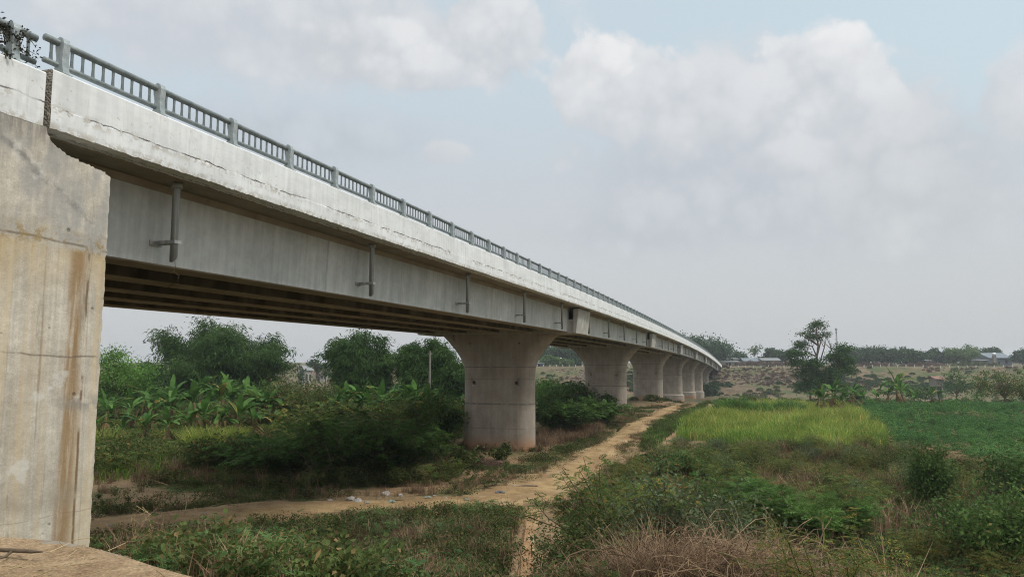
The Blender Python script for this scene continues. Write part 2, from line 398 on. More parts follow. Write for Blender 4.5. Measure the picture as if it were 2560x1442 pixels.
M_CONPOST = flat_mat('grey_concrete_pole', (.20, .19, .165), .85, .25, 4)
M_TIN = flat_mat('zinc_roof', (.20, .21, .21), .6, .15, 2, .3)
M_BLUETIN = flat_mat('blue_grey_tin', (.15, .18, .20), .6, .15, 2, .2)
M_PLASTER = flat_mat('pale_plaster', (.30, .28, .25), .9, .15, 2)
M_DARK = flat_mat('dark_opening', (.03, .03, .032), .8, .2, 3)
M_TERRA = flat_mat('terracotta_tiles', (.20, .12, .09), .85, .25, 4)
M_TANK = flat_mat('stainless_tank', (.62, .64, .66), .35, .1, 3, .5)
M_BIRD = flat_mat('dark_feather', (.03, .03, .035), .8, .2, 9)
M_RUBBLE = material('riprap_stone', lambda: dict(col=mix(geo('Random Per Island'), (.11, .082, .062), (.22, .175, .135)), rough=.95))

# ------------------------------------------------------------------ plant shapes (numpy; V, F pairs)
def rot_z(V, a):
    c, s = np.cos(a), np.sin(a); o = V.copy(); o[..., 0] = V[..., 0] * c - V[..., 1] * s; o[..., 1] = V[..., 0] * s + V[..., 1] * c
    return o
def unit(v): return v / (np.linalg.norm(v, axis=-1, keepdims=True) + 1e-9)
def diamonds(P, D, L, Wd, rng, sag=.15, roll=None):
    """one leaf per row: starts at P, grows along D"""
    n = len(P); D = unit(D); L = np.broadcast_to(L, (n,))[:, None]; Wd = np.broadcast_to(Wd, (n,))[:, None]
    rnd = rng.normal(size=(n, 3)) if roll is None else roll
    S = unit(np.cross(D, rnd)); tip = P + D * L; tip[:, 2] -= (sag * L[:, 0])
    mid = P + D * L * .45
    V = np.stack([P, mid + S * Wd * .5, tip, mid - S * Wd * .5], 1).reshape(-1, 3)
    Fq = np.arange(4 * n).reshape(n, 4)
    return V, Fq
def segs(P0, P1, r0, r1, n=4):
    P0 = np.asarray(P0, float).reshape(-1, 3); P1 = np.asarray(P1, float).reshape(-1, 3); k = len(P0)
    if k == 0: return np.zeros((0, 3)), np.zeros((0, 4), int)
    T = unit(P1 - P0); up = np.where(np.abs(T[:, 2:3]) > .9, np.array([[1., 0, 0]]), np.array([[0, 0, 1.]]))
    A = unit(np.cross(T, up)); B = np.cross(T, A); an = np.linspace(0, 2 * PI, n, endpoint=False)
    ring = A[:, None] * np.cos(an)[None, :, None] + B[:, None] * np.sin(an)[None, :, None]
    r0 = np.broadcast_to(r0, (k,))[:, None, None]; r1 = np.broadcast_to(r1, (k,))[:, None, None]
    V = np.concatenate([P0[:, None] + ring * r0, P1[:, None] + ring * r1], 1).reshape(-1, 3)
    j = np.arange(n); j2 = (j + 1) % n; base = np.stack([j, j2, n + j2, n + j], -1)
    Fq = (np.arange(k)[:, None, None] * 2 * n + base[None]).reshape(-1, 4)
    return V, Fq
def join(*vf):
    Vs, Fs, o = [], [], 0
    for V, Fq in vf:
        if len(V) == 0: continue
        Vs.append(V); Fs.append(Fq + o); o += len(V)
    if not Vs: return np.zeros((0, 3)), np.zeros((0, 4), int)
    return np.concatenate(Vs), np.concatenate(Fs)
def scatter(temps, P, rng, smin=.8, smax=1.2, lean=.0, hump=0.0):
    """copies of the templates [(V,F),...] standing at P"""
    out = []; which = rng.randint(0, len(temps), len(P))
    for t, (V, Fq) in enumerate(temps):
        Q = P[which == t]; k = len(Q)
        if not k: continue
        a = rng.uniform(0, 2 * PI, k)[:, None]; sc = rng.uniform(smin, smax, k)
        if hump: sc = sc * (1 + hump * (np.sin(Q[:, 0] * 1.1 + 1.3 * np.sin(Q[:, 1] * .55)) + np.sin(Q[:, 1] * .8 + Q[:, 0] * .33)) * .5)
        sc = sc[:, None, None]
        W = rot_z(np.broadcast_to(V[None], (k,) + V.shape).copy(), a) * sc
        if lean:
            l = rng.normal(0, lean, (k, 1, 2)); W[..., :2] += l * W[..., 2:3]
        W = W + Q[:, None]
        out.append((W.reshape(-1, 3), (Fq[None] + (np.arange(k) * len(V))[:, None, None]).reshape(-1, Fq.shape[1])))
    return join(*out)
def blades(P, h, wd, rng, curve=.5, n=None):
    """grass blades as bent strips: 2 quads each"""
    k = len(P); h = np.broadcast_to(h, (k,)) * rng.uniform(.6, 1.15, k); a = rng.uniform(0, 2 * PI, k); c = rng.uniform(.05, curve, k) * h
    d = np.stack([np.cos(a), np.sin(a), 0 * a], -1); s = np.stack([-np.sin(a + rng.normal(0, .8, k)), np.cos(a), 0 * a], -1) * (np.broadcast_to(wd, (k,))[:, None] * .5)
    up = np.array([0, 0, 1.])
    p1 = P + d * (c * .3)[:, None] + up * (h * .6)[:, None]; p2 = P + d * c[:, None] + up * (h * rng.uniform(.8, 1, k))[:, None]
    V = np.stack([P - s, P + s, p1 - s * .8, p1 + s * .8, p2 - s * .12, p2 + s * .12], 1).reshape(-1, 3)
    b = np.arange(k)[:, None] * 6
    Fq = np.concatenate([b + np.array([[0, 1, 3, 2]]), b + np.array([[2, 3, 5, 4]])])
    return V, Fq
def fronds(P, D, L, pairs, rng, pl=.28, pw=.06):
    """feathery compound leaves: a drooping midrib with rows of pinnae"""
    k = len(P); D = unit(D); L = np.broadcast_to(L, (k,)); side = unit(np.cross(D, np.array([0, 0, 1.]) + rng.normal(0, .25, (k, 3))))
    out = []
    for i in range(pairs):
        t = .18 + .82 * (i + .5) / pairs; q = P + D * (L * t)[:, None]; q[:, 2] -= L * .28 * t * t
        ln = L * pl * (math.sin(PI * (.12 + .8 * t)) + .15)
        for sg in (-1, 1):
            d = unit(side * sg + D * .55 + rng.normal(0, .12, (k, 3)))
            nrm = np.cross(side, D); out.append(diamonds(q, d, ln, L * pw * rng.uniform(.8, 1.3, k), rng, .12, roll=unit(nrm + rng.normal(0, .25, (k, 3)))))
    q0 = P; q1 = P + D * L[:, None]; q1[:, 2] -= L * .28
    return join(*out)
def frond_shrub(rng, h, r, stems, per, fl, pairs, flat=.5, pw=.06, spread=.16):
    """spreading feathery shrub: arching stems carrying fronds; returns leaf VF, stem VF"""
    leaf, s0, s1, rr = [], [], [], []
    for i in range(stems):
        a = rng.uniform(0, 2 * PI); lean = rng.uniform(.15, 1.0) ** .8; hh = h * rng.uniform(.55, 1.0) * (1 - .25 * lean)
        d = np.array([math.cos(a), math.sin(a), 0]); b = d * rng.uniform(0, .15 * r)
        pts = []
        for t in np.linspace(0, 1, 6):
            pts.append(b + d * r * lean * (t ** 1.4) + np.array([0, 0, hh * (t ** .8)]) + rng.normal(0, .035 * h, 3) * t)
        pts = np.array(pts); pts[:, 2] = np.maximum(pts[:, 2], 0)
        for j in range(5):
            s0.append(pts[j]); s1.append(pts[j + 1]); rr.append(.008 * h * (1 - j / 6.5))
        t = rng.uniform(.25, 1, per); seg = np.clip((t * 5).astype(int), 0, 4); fr = (t * 5 - seg)[:, None]
        P = pts[seg] * (1 - fr) + pts[seg + 1] * fr
        off = rng.normal(0, 1, (per, 3)) * np.array([1, 1, .5]) * (spread * r); P2 = P + off * rng.uniform(.2, 1, (per, 1)); P2[:, 2] = np.maximum(P2[:, 2], .05)
        D = unit(np.stack([np.cos(ph := rng.uniform(0, 2 * PI, per)), np.sin(ph), rng.uniform(-.1, .7, per) * flat * 2], -1) + d * .45)
        leaf.append(fronds(P2, D, fl * rng.uniform(.65, 1.25, per), pairs, rng, .28, pw))
        m = rng.rand(per) < .4
        s0 += list(P[m]); s1 += list(P2[m]); rr += [.002 * h] * int(m.sum())
    return join(*leaf), segs(s0, s1, np.array(rr), np.array(rr) * .7, 4)
def leaf_shrub(rng, h, r, stems, per, ll, lw, shape=1.0, clump=.2):
    leaf, s0, s1, rr = [], [], [], []
    for i in range(stems):
        a = rng.uniform(0, 2 * PI); lean = rng.uniform(0, 1) ** .6; hh = h * rng.uniform(.6, 1.0) * (1 - .35 * lean * shape)
        d = np.array([math.cos(a), math.sin(a), 0])
        pts = np.array([d * r * lean * t ** 1.3 + np.array([0, 0, hh * t ** .85]) + rng.normal(0, .04 * h, 3) * t for t in np.linspace(0, 1, 5)])
        pts[:, 2] = np.maximum(pts[:, 2], 0)
        for j in range(4): s0.append(pts[j]); s1.append(pts[j + 1]); rr.append(.008 * h * (1 - j / 5.5))
        t = rng.uniform(.15, 1, per) ** .8; seg = np.clip((t * 4).astype(int), 0, 3); fr = (t * 4 - seg)[:, None]
        P = pts[seg] * (1 - fr) + pts[seg + 1] * fr + rng.normal(0, clump * r, (per, 3)) * np.array([1, 1, .7]); P[:, 2] = np.maximum(P[:, 2], .03)
        D = rng.normal(size=(per, 3)) + np.array([0, 0, .35]); leaf.append(diamonds(P, D, ll * rng.uniform(.6, 1.3, per), lw * rng.uniform(.7, 1.3, per), rng, .25))
    return join(*leaf), segs(s0, s1, np.array(rr), np.array(rr) * .7, 4)
def twigs(rng, h, r, n, parts=4, th=.006, arch=.6):
    s0, s1, rr = [], [], []
    for i in range(n):
        a = rng.uniform(0, 2 * PI); l = rng.uniform(.5, 1.1) * h; p = np.array([rng.normal(0, r * .3), rng.normal(0, r * .3), 0.]); d = np.array([math.cos(a), math.sin(a), 0]); lean = rng.uniform(.1, 1.1)
        for j in range(parts):
            t = (j + 1) / parts; q = p + (d * lean * arch * t + np.array([0, 0, 1 - arch * t * lean * .9])) * l / parts + rng.normal(0, .05 * l, 3)
            s0.append(p); s1.append(q); rr.append(th * (1.2 - t)); 
            if rng.rand() < .4:
                s0.append(q); s1.append(q + rng.normal(0, .13 * l, 3)); rr.append(th * .5)
            p = q
    return segs(s0, s1, np.array(rr), np.array(rr) * .8, 3)
def crown_tree(rng, h, r, trunk_h, clumps, per, ll, lw, cr, crown_z=None, crown_h=None, limb=7, lobes=None, gap=0.0):
    """broadleaf tree: tapered trunk, limbs reaching to leaf clumps on and inside an uneven crown; trunk VF, leaf VF"""
    cz = crown_z if crown_z else (trunk_h + h) * .5; ch = crown_h if crown_h else (h - trunk_h) * .5
    if lobes is None:
        lobes = []
        for i in range(7):
            a = i / 7 * 2 * PI + rng.uniform(-.3, .3); q = rng.uniform(.25, .6)
            lobes.append((r * q * math.cos(a), r * q * math.sin(a), cz + ch * rng.uniform(-.45, .45), r * rng.uniform(.5, .72), ch * rng.uniform(.45, .7)))
        lobes.append((0, 0, cz + ch * .3, r * .6, ch * .72)); lobes.append((0, 0, cz - ch * .5, r * .75, ch * .5))
    C = []
    for i in range(clumps):
        lx, ly, lz, lr, lh = lobes[rng.randint(len(lobes))]
        d = unit(rng.normal(size=3)); d[2] = d[2] if d[2] > -.35 else -d[2] * .5; q = rng.uniform(.55, 1.03)
        C.append([lx + d[0] * lr * q, ly + d[1] * lr * q, lz + d[2] * lh * q])
    C = np.array(C)
    if gap: C = C[rng.rand(len(C)) > gap]
    k = len(C); P = np.repeat(C, per, 0); off = rng.normal(0, 1, P.shape) * np.array([cr, cr, cr * .6]) * np.repeat(rng.uniform(.6, 1.4, k), per)[:, None]; P = P + off
    D = rng.normal(size=P.shape) * np.array([1, 1, .6]) + off / cr * .4 + np.array([0, 0, -.1])
    leaf = diamonds(P, D, ll * rng.uniform(.6, 1.3, len(P)), lw * rng.uniform(.7, 1.3, len(P)), rng, .2)
    s0, s1, r0, r1 = [], [], [], []; tr = max(.10, .024 * h); p = np.zeros(3)
    for j in range(5):
        q = np.array([0, 0, 0.]) + np.array([rng.normal(0, .012 * h), rng.normal(0, .012 * h), (j + 1) / 5 * (trunk_h + (h - trunk_h) * .35)]); s0.append(p); s1.append(q); r0.append(tr * (1 - .13 * j)); r1.append(tr * (1 - .13 * (j + 1))); p = q
    forks = s1[2:]
    for i in range(limb):
        b = forks[rng.randint(len(forks))]; c = C[rng.randint(k)]; m = b * .45 + c * .55 + rng.normal(0, .04 * h, 3) + np.array([0, 0, .03 * h]); w = tr * .42
        s0 += [b, m]; s1 += [m, c]; r0 += [w, w * .6]; r1 += [w * .6, w * .2]
        for _ in range(4):
            near = C[np.argsort(((C - m) ** 2).sum(1))[:max(3, k // 6)]]; e = near[rng.randint(len(near))]; s0.append(m); s1.append(e); r0.append(w * .35); r1.append(w * .1)
    return segs(s0, s1, np.array(r0), np.array(r1), 6), leaf
def bamboo(rng, h, r, culms, ll, lw, plumes=()):
    """clump of arching culms with hanging leaf sprays"""
    s0, s1, rr, leaf = [], [], [], []
    spec = []; cl = [(rng.uniform(0, 2 * PI), rng.uniform(.15, .85), rng.uniform(.62, .98)) for _ in range(7)]
    for _ in range(culms):
        a, l_, q = cl[rng.randint(7)]; spec.append((a + rng.normal(0, .2), max(0, l_ + rng.normal(0, .10)), q * rng.uniform(.62, 1.02)))
    for _ in range(culms // 3): spec.append((rng.uniform(0, 2 * PI), rng.uniform(.4, 1.0), rng.uniform(.3, .6)))
    for a, l_, q in plumes: spec += [(a + rng.normal(0, .05), l_ * rng.uniform(.92, 1.05), q * rng.uniform(.9, 1.0)) for _ in range(4)]
    for a, lean, q in spec:
        d = np.array([math.cos(a), math.sin(a), 0]); b = d * r * lean * rng.uniform(.3, .55); hh = h * q * (1 - .16 * lean * lean)
        t = np.linspace(0, 1, 9)[:, None]; pts = b + d * r * lean * .58 * t ** 2.0 + np.array([0, 0, 1.]) * hh * (t - .16 * lean * t ** 4) / (1 - .16 * lean) + rng.normal(0, .012 * h, (9, 3)) * t
        for j in range(8): s0.append(pts[j]); s1.append(pts[j + 1]); rr.append(.05 * (1 - j / 9.5))
        n = int(34 * q); tt = rng.uniform(.12, 1.0, n) ** .75; sg = np.clip((tt * 8).astype(int), 0, 7); fr = (tt * 8 - sg)[:, None]
        C = pts[sg] * (1 - fr) + pts[sg + 1] * fr; spread = (.55 + .9 * (1 - np.abs(tt - .55)))[:, None] * .052 * h
        C = C + rng.normal(0, 1, C.shape) * spread * np.array([1, 1, .6]); k = 34
        P = np.repeat(C, k, 0); o = rng.normal(0, 1, P.shape) * np.array([.42, .42, .22]) * (h / 10); P = P + o; P[:, 2] = np.maximum(P[:, 2], .2)
        D = unit(np.repeat(rng.normal(size=C.shape) * np.array([1, 1, .2]), k, 0) * .6 + o * .5 + d * .4 + rng.normal(0, .35, P.shape) + np.array([0, 0, -.35]))
        leaf.append(diamonds(P, D, ll * rng.uniform(.6, 1.3, len(P)), lw * rng.uniform(.7, 1.2, len(P)), rng, .3))
    return segs(s0, s1, np.array(rr), np.array(rr) * .85, 4), join(*leaf)
def strip_leaf(rng, a, up, L, wd, fold=.35, n=7, droop=1.0):
    """one broad banana leaf: stalk, midrib arc and two blade halves"""
    d = np.array([math.cos(a), math.sin(a), 0]); sd = np.array([-math.sin(a), math.cos(a), 0]); t = np.linspace(0, 1, n)
    ang = up - droop * t ** 1.3 * 1.25; st = np.stack([np.cos(ang)[:, None] * d + np.sin(ang)[:, None] * np.array([0, 0, 1.]) for _ in (0,)], 0)[0] * L / (n - 1)
    c = np.vstack([np.zeros(3), np.cumsum(st[:-1], 0)]); w = wd * np.clip(np.sin(PI * np.clip((t - .1) / .93, 0, 1)) ** .55, .03, 1) * .5; w[0] = w[1] = .03
    nrm = np.stack([-np.sin(ang)[:, None] * d + np.cos(ang)[:, None] * np.array([0, 0, 1.])], 0)[0]
    jl = 1 + rng.uniform(-.22, .1, n); jr = 1 + rng.uniform(-.22, .1, n)
    l = c + (sd * (w * jl)[:, None] * math.cos(fold)) + nrm * (w * math.sin(fold) * .6)[:, None]; r_ = c - (sd * (w * jr)[:, None] * math.cos(fold)) + nrm * (w * math.sin(fold) * .6)[:, None]
    V = np.concatenate([l, c, r_]); i = np.arange(n - 1)
    return V, np.concatenate([np.stack([i, i + n, i + n + 1, i + 1], -1), np.stack([i + n, i + 2 * n, i + 2 * n + 1, i + n + 1], -1)])
def banana_mesh(rng, h, nleaf=14, L=2.6):
    sh = h * rng.uniform(.42, .52); P = np.array([[0, 0, -.2], [.02, .02, sh * .5], [rng.normal(0, .06), rng.normal(0, .06), sh]])
    stem = tube(P, [.16, .13, .08], 8); lv, dead = [], []
    for i in range(nleaf):
        a = i * 2.4 + rng.uniform(-.4, .4); up = rng.uniform(.35, 1.2) if i > 0 else 1.35
        V, Fq = strip_leaf(rng, a, up, L * rng.uniform(.7, 1.1),   .42 * rng.uniform(.75, 1.2), droop=rng.uniform(.7, 1.45) * (1.0 if up < 1.25 else .35)); V = V + P[-1] - np.array([0, 0, .05]); V[:, 2] = np.maximum(V[:, 2], .05); lv.append((V, Fq))
    for i in range(9):
        V, Fq = strip_leaf(rng, rng.uniform(0, 6.28), rng.uniform(-1.2, -.3), L * rng.uniform(.35, .75), .22, droop=.5); V = V + P[-1] - np.array([0, 0, rng.uniform(.1, .45) * sh]); V[:, 2] = np.maximum(V[:, 2], .03); dead.append((V, Fq))
    return stem, join(*lv), join(*dead)
def plant(name, loc, label, cat, leaf, lmat, stem=None, smat=None, group=None, leafname='foliage', stemname='stem', extra=()):
    o = empty(name, loc); tag(o, label, cat, group)
    if stem is not None and len(stem[0]): link(stemname, fast_mesh(stemname, [(stem[0], stem[1], smat)]), o)
    link(leafname, fast_mesh(leafname, [(leaf[0], leaf[1], lmat)]), o)
    for nm, vf, m in extra: link(nm, fast_mesh(nm, [(vf[0], vf[1], m)]), o)
    return o
def copy_tree(o, parent=None):
    c = o.copy(); COL.objects.link(c)
    if parent: c.parent = parent
    for ch in list(o.children): copy_tree(ch, c)
    return c
def stuff(name, parts, label, cat):
    o = link(name, fast_mesh(name, parts)); return tag(o, label, cat, None, 'stuff')


# ================================================================== SETTING: ground, track, path
def axis(*segs_):
    out = []
    for a, b, st in segs_: out += list(np.arange(a, b, st))
    return np.array(out + [segs_[-1][1]])
sa = axis((-60, -8, 4), (-8, 4, 1), (4, 60, .45), (60, 140, 1.1), (140, 345, 2.2), (345, 600, 15), (600, 1600, 80))
wa = axis((-1500, -400, 80), (-400, -80, 10), (-80, -25, 2.0), (-25, 30, .5), (30, 90, 1.6), (90, 400, 8), (400, 1500, 80))
S_, W_ = np.meshgrid(sa, wa, indexing='ij'); GX, GY = world(S_, W_); GZ = hgt(GX, GY)
n1, n2 = S_.shape; i = np.arange(n1 - 1)[:, None] * n2; j = np.arange(n2 - 1)[None]
Fq = np.stack([i + j, i + j + 1, i + n2 + j + 1, i + n2 + j], -1).reshape(-1, 4)[:, ::-1]
tag(link('ground', fast_mesh('ground', [(np.stack([GX, GY, GZ], -1).reshape(-1, 3), Fq, M_GROUND)], True)), 'dry brown soil with patches of turf sloping into the riverbed', 'ground', None, 'structure')

def ribbon(name, pts, mat, step, halfw_n=9):
    """pts: (px, py, half width in m) along a worn way; laid on the ground with a ragged sunken edge"""
    rng = np.random.RandomState(len(pts)); G = np.array([ground_at(x, y)[:2] for x, y, _ in pts]); hw = np.array([p[2] for p in pts])
    d = np.r_[0, np.cumsum(np.linalg.norm(np.diff(G, axis=0), axis=1))]; n = int(d[-1] / step); t = np.linspace(0, d[-1], n)
    c = np.stack([np.interp(t, d, G[:, k]) for k in (0, 1)], -1)
    ker = np.ones(9) / 9
    for k in (0, 1): c[:, k] = np.convolve(np.pad(c[:, k], 4, 'edge'), ker, 'valid')
    h = np.interp(t, d, hw); T = np.gradient(c, axis=0); T /= np.linalg.norm(T, axis=1)[:, None]; N = np.stack([-T[:, 1], T[:, 0]], -1)
    vs = np.linspace(-1, 1, halfw_n * 2 + 1); P = []; UV = []
    for k, v in enumerate(vs):
        jag = 1 + (np.convolve(rng.normal(0, 1, n + 8), ker, 'valid') * .35 + rng.normal(0, .10, n) if abs(v) > .6 else 0)
        q = c + N * (h * v * jag)[:, None]; z = hgt(q[:, 0], q[:, 1]) + .05 - .10 * abs(v) ** 3
        P.append(np.column_stack([q, z])); UV.append(np.column_stack([t, np.full(n, v)]))
    P = np.stack(P, 1).reshape(-1, 3); UV = np.stack(UV, 1).reshape(-1, 2); m = len(vs)
    i = np.arange(n - 1)[:, None] * m; j = np.arange(m - 1)[None]
    Fq = np.stack([i + j, i + j + 1, i + m + j + 1, i + m + j], -1).reshape(-1, 4)
    me = fast_mesh(name, [(P, Fq, mat)], True); uv = me.uv_layers.new(name='UVMap'); li = np.empty(len(me.loops), np.int32); me.loops.foreach_get('vertex_index', li)
    uv.data.foreach_set('uv', UV[li].astype(np.float32).ravel())
    return link(name, me), c, h
TRK = [(-400, 1352, 1.5), (60, 1326, 3.0), (330, 1306, 3.2), (560, 1288, 3.1), (780, 1273, 2.8), (1000, 1261, 2.4), (1180, 1256, 2.0), (1300, 1238, 2.7), (1390, 1212, 2.6), (1452, 1165, 1.9), (1500, 1125, 1.35), (1545, 1098, 1.3), (1585, 1070, 1.45), (1625, 1046, 1.6), (1668, 1024, 1.6), (1705, 1010, 1.5)]
o, TC, THW = ribbon('dirt_track', TRK, M_TRACK, .3); tag(o, 'ochre dirt track curving from under the bridge along its piers', 'track', None, 'structure')
o, FC, FHW = ribbon('footpath', [(1318, 1475, .22), (1312, 1420, .24), (1318, 1360, .25), (1325, 1310, .3), (1330, 1268, .6)], M_TRACK, .12, 3); tag(o, 'narrow trodden footpath joining the dirt track through the weeds', 'footpath', None, 'structure')
def off_track(P, margin=0.0):
    d = np.sqrt(((P[:, None, :2] - TC[None, ::2]) ** 2).sum(-1)) - THW[None, ::2]
    e = np.sqrt(((P[:, None, :2] - FC[None, ::2]) ** 2).sum(-1)) - FHW[None, ::2] * .8
    return (d.min(1) > margin) & (e.min(1) > np.maximum(.1, margin * .9))

# sandy concrete ledge beside the abutment
pl = [(-260, 1316), (0, 1340), (150, 1352), (222, 1366), (300, 1386), (380, 1413), (480, 1442), (560, 1478), (640, 1524), (720, 1600)]
E_ = []
for x, y in pl:
    r = ray(x, y); t = (3.9 - H) / r[2]; E_.append((r[0] * t, r[1] * t))
edge = np.array(E_); ed = [tuple(p) for p in edge] + [(-1.0, 2.0), (-1.0, -1.5), (-9, -1.5), (-9, edge[0][1])]
b = MB(); b.prism(ed, 2, 3.55, 3.9, M_SLAB); slab = b.build('concrete_ledge')
tag(slab, 'concrete ledge with a thin rim beside the abutment, covered in sand and straw', 'ledge')
rng = np.random.RandomState(3)
c0 = np.array([-5.2, 3.0]); rows = []
for k, f in enumerate(np.r_[0, np.linspace(.2, .996, 22)]):
    ring = c0 + (np.array(ed) - c0) * f; m = 160; dd = np.r_[0, np.cumsum(np.linalg.norm(np.diff(np.vstack([ring, ring[:1]]), axis=0), axis=1))]; tt = np.linspace(0, dd[-1], m, endpoint=False); rc = np.vstack([ring, ring[:1]])
    rows.append(np.column_stack([np.interp(tt, dd, rc[:, 0]), np.interp(tt, dd, rc[:, 1])]) if f > 0 else np.repeat(c0[None], m, 0))
Q = np.stack(rows); lv = np.linspace(0, 1, len(rows))[:, None]
zz = 3.93 + .03 * np.sin(Q[..., 0] * 3.1 + Q[..., 1] * 1.7) * (1 - lv) + .02 * np.sin(Q[..., 0] * 7.3 - Q[..., 1] * 5.1) * (1 - lv ** 3) - .027 * lv ** 6 + rng.normal(0, .004, Q.shape[:2])
V = np.concatenate([Q, zz[..., None]], -1).reshape(-1, 3); m = 160; i = np.arange(len(rows) - 1)[:, None] * m; j = np.arange(m)[None]; j2 = (j + 1) % m
link('sand_layer', fast_mesh('sand_layer', [(V, np.stack([i + j, i + m + j, i + m + j2, i + j2], -1).reshape(-1, 4), M_SAND)], True), slab)
# straw and crumbs lying on it
g = np.array(ed); P = rng.uniform(g.min(0), [0, 7.2], (6000, 2)); P = P[inside(g * .985 + c0 * .015, P[:, 0], P[:, 1])]; P = P[(rng.rand(len(P)) < np.clip(1.25 - (P[:, 1] - 3.6) * .36, .06, 1))]
P3 = np.column_stack([P, np.full(len(P), 3.955)]); a = rng.uniform(0, 6.28, len(P)); D = np.column_stack([np.cos(a), np.sin(a), rng.uniform(-.02, .16, len(P))]); L = rng.uniform(.05, .28, len(P)); 
straw = segs(P3, P3 + D * L[:, None], .0035, .0025, 3); k = rng.randint(0, len(P), 500)
crumb = diamonds(P3[k] + rng.normal(0, .1, (500, 3)) * [1, 1, 0], rng.normal(size=(500, 3)) * [1, 1, .15], rng.uniform(.02, .07, 500), .03, rng, 0, roll=np.tile([0, 0, 1.], (500, 1)))
stuff('straw_litter', [(straw[0], straw[1], L_STRAW), (crumb[0], crumb[1], L_DRY)], 'loose straw and leaf crumbs strewn over the sandy ledge', 'straw')
def on_ledge(x, y):
    r = ray(x, y); t = (3.965 - H) / r[2]; return r * t + np.array([0, 0, H])
b = MB(); A0, A1, A2, A3 = on_ledge(-60, 1380), on_ledge(20, 1381), on_ledge(78, 1384), on_ledge(107, 1385)
for q in (A0, A1, A2, A3): q[2] += .02
b.tube([A0, A1, A2, A3], [.016, .017, .016, .004], B_TWIG, 7); b.tube([A1 + [.04, 0, 0], on_ledge(14, 1390), on_ledge(-20, 1400)], [.012, .011, .008], B_TWIG, 6); b.tube([A2 - [.03, 0, 0], on_ledge(48, 1374), on_ledge(26, 1372)], [.007, .006, .003], B_TWIG, 5)
tag(b.build('dry_stick', smooth=True), 'forked dead branch lying on the sandy concrete ledge', 'stick')

# ================================================================== BRIDGE (local frame: x along, y left, z up)
BR = empty('bridge', (0, 0, 0), PI / 2 - TH)
tag(BR, 'long concrete girder bridge with white parapet and grey railing on flared piers', 'bridge')
J0, SPAN, NS = 8.1, 40.4, 8
JE = J0 + SPAN * NS
def dz(s): s = np.asarray(s, float); return -7.6e-5 * np.maximum(0, s - 45) ** 2 + .055 * np.clip((s - 8) / 37, 0, 1)
def extrude(sec, ss_, mat, jitter=None, uvz=None, name='x', parent=BR, smooth=False, caps=True, capmat=None):
    """section points (y, z) swept along the bridge's profile"""
    sec = np.asarray(sec, float); n = len(sec); k = len(ss_); V = np.zeros((k, n, 3)); V[..., 0] = np.asarray(ss_)[:, None]; V[..., 1] = sec[None, :, 0]; V[..., 2] = sec[None, :, 1]
    if jitter is not None: V += jitter(V)
    rel = V[..., 2].copy(); V[..., 2] += dz(V[..., 0])
    i = np.arange(k - 1)[:, None] * n; j = np.arange(n)[None]; j2 = (j + 1) % n
    Fq = np.stack([i + j, i + j2, i + n + j2, i + n + j], -1).reshape(-1, 4); parts = [(V.reshape(-1, 3), Fq, mat)]
    if caps:
        from mathutils.geometry import tessellate_polygon
        tri = [tuple(t) for t in tessellate_polygon([[Vector((u, v, 0)) for u, v in sec]])]
        for row in (V[0], V[-1]): parts.append((row, tri, capmat or mat))
    me = fast_mesh(name, parts, smooth)
    import bmesh
    bm = bmesh.new(); bm.from_mesh(me); bmesh.ops.recalc_face_normals(bm, faces=bm.faces); bm.to_mesh(me); bm.free()
    if uvz is not None:
        uv = me.uv_layers.new(name='UVMap'); li = np.empty(len(me.loops), np.int32); me.loops.foreach_get('vertex_index', li)
        co = np.empty(len(me.vertices) * 3, np.float32); me.vertices.foreach_get('co', co); co = co.reshape(-1, 3)
        q = np.stack([co[:, 0], co[:, 2] - dz(co[:, 0]) - uvz + (co[:, 1] - 10.15) * (.0 if uvz < 5 else 1.0) * (co[:, 1] > 10.3)], -1)
        uv.data.foreach_set('uv', q[li].astype(np.float32).ravel())
    return link(name, me, parent)
sl = np.r_[np.arange(J0, 50, .06), np.arange(50, 110, .3), np.arange(110, JE, 1.5), JE]
sc = np.r_[np.arange(J0, 60, 1.0), np.arange(60, JE, 2.0), JE]
# near parapet, outer face 10.15, with a ragged lower lip
def wob(s, seed, f=(1.7, 4.3, 11., 27.), a=(.5, .3, .3, .3)):
    r = np.random.RandomState(seed); return sum(q * np.sin(w * s + r.uniform(0, 6.28) + 1.3 * np.sin(s * w * .37)) for w, q in zip(f, a))
def jit(V):
    D = np.zeros_like(V); s = V[..., 0]; rr = np.random.RandomState(9); e = rr.normal(0, 1, s.shape)
    for c, q in ((0, 1.0), (1, 1.0), (2, .5), (3, .5), (4, .3)):
        D[:, c, 1] += (wob(s[:, c], c) * .006 + e[:, c] * .003) * q
        D[:, c, 2] += (wob(s[:, c], c + 20) * .009 + e[:, c] * .005) * q
    return D
PSEC = [(10.62, 9.13), (10.143, 9.10), (10.138, 9.20), (10.140, 9.445), (10.150, 9.455), (10.150, 10.03), (10.175, 10.055), (10.60, 10.055), (10.62, 10.03)]
extrude(PSEC, sl, W_WHITE, jit, 9.10, 'parapet', capmat=W_AGG)
extrude([(33.2 - y, z) for y, z in PSEC][::-1], sc, W_WHITE, None, 9.10, 'parapet')
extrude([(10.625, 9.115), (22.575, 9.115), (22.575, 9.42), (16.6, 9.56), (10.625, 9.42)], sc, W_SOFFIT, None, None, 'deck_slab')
extrude([(10.63, 9.424), (16.6, 9.564), (22.57, 9.424), (22.57, 9.45), (16.6, 9.60), (10.63, 9.45)], sc, M_ROAD, None, None, 'road_surface')
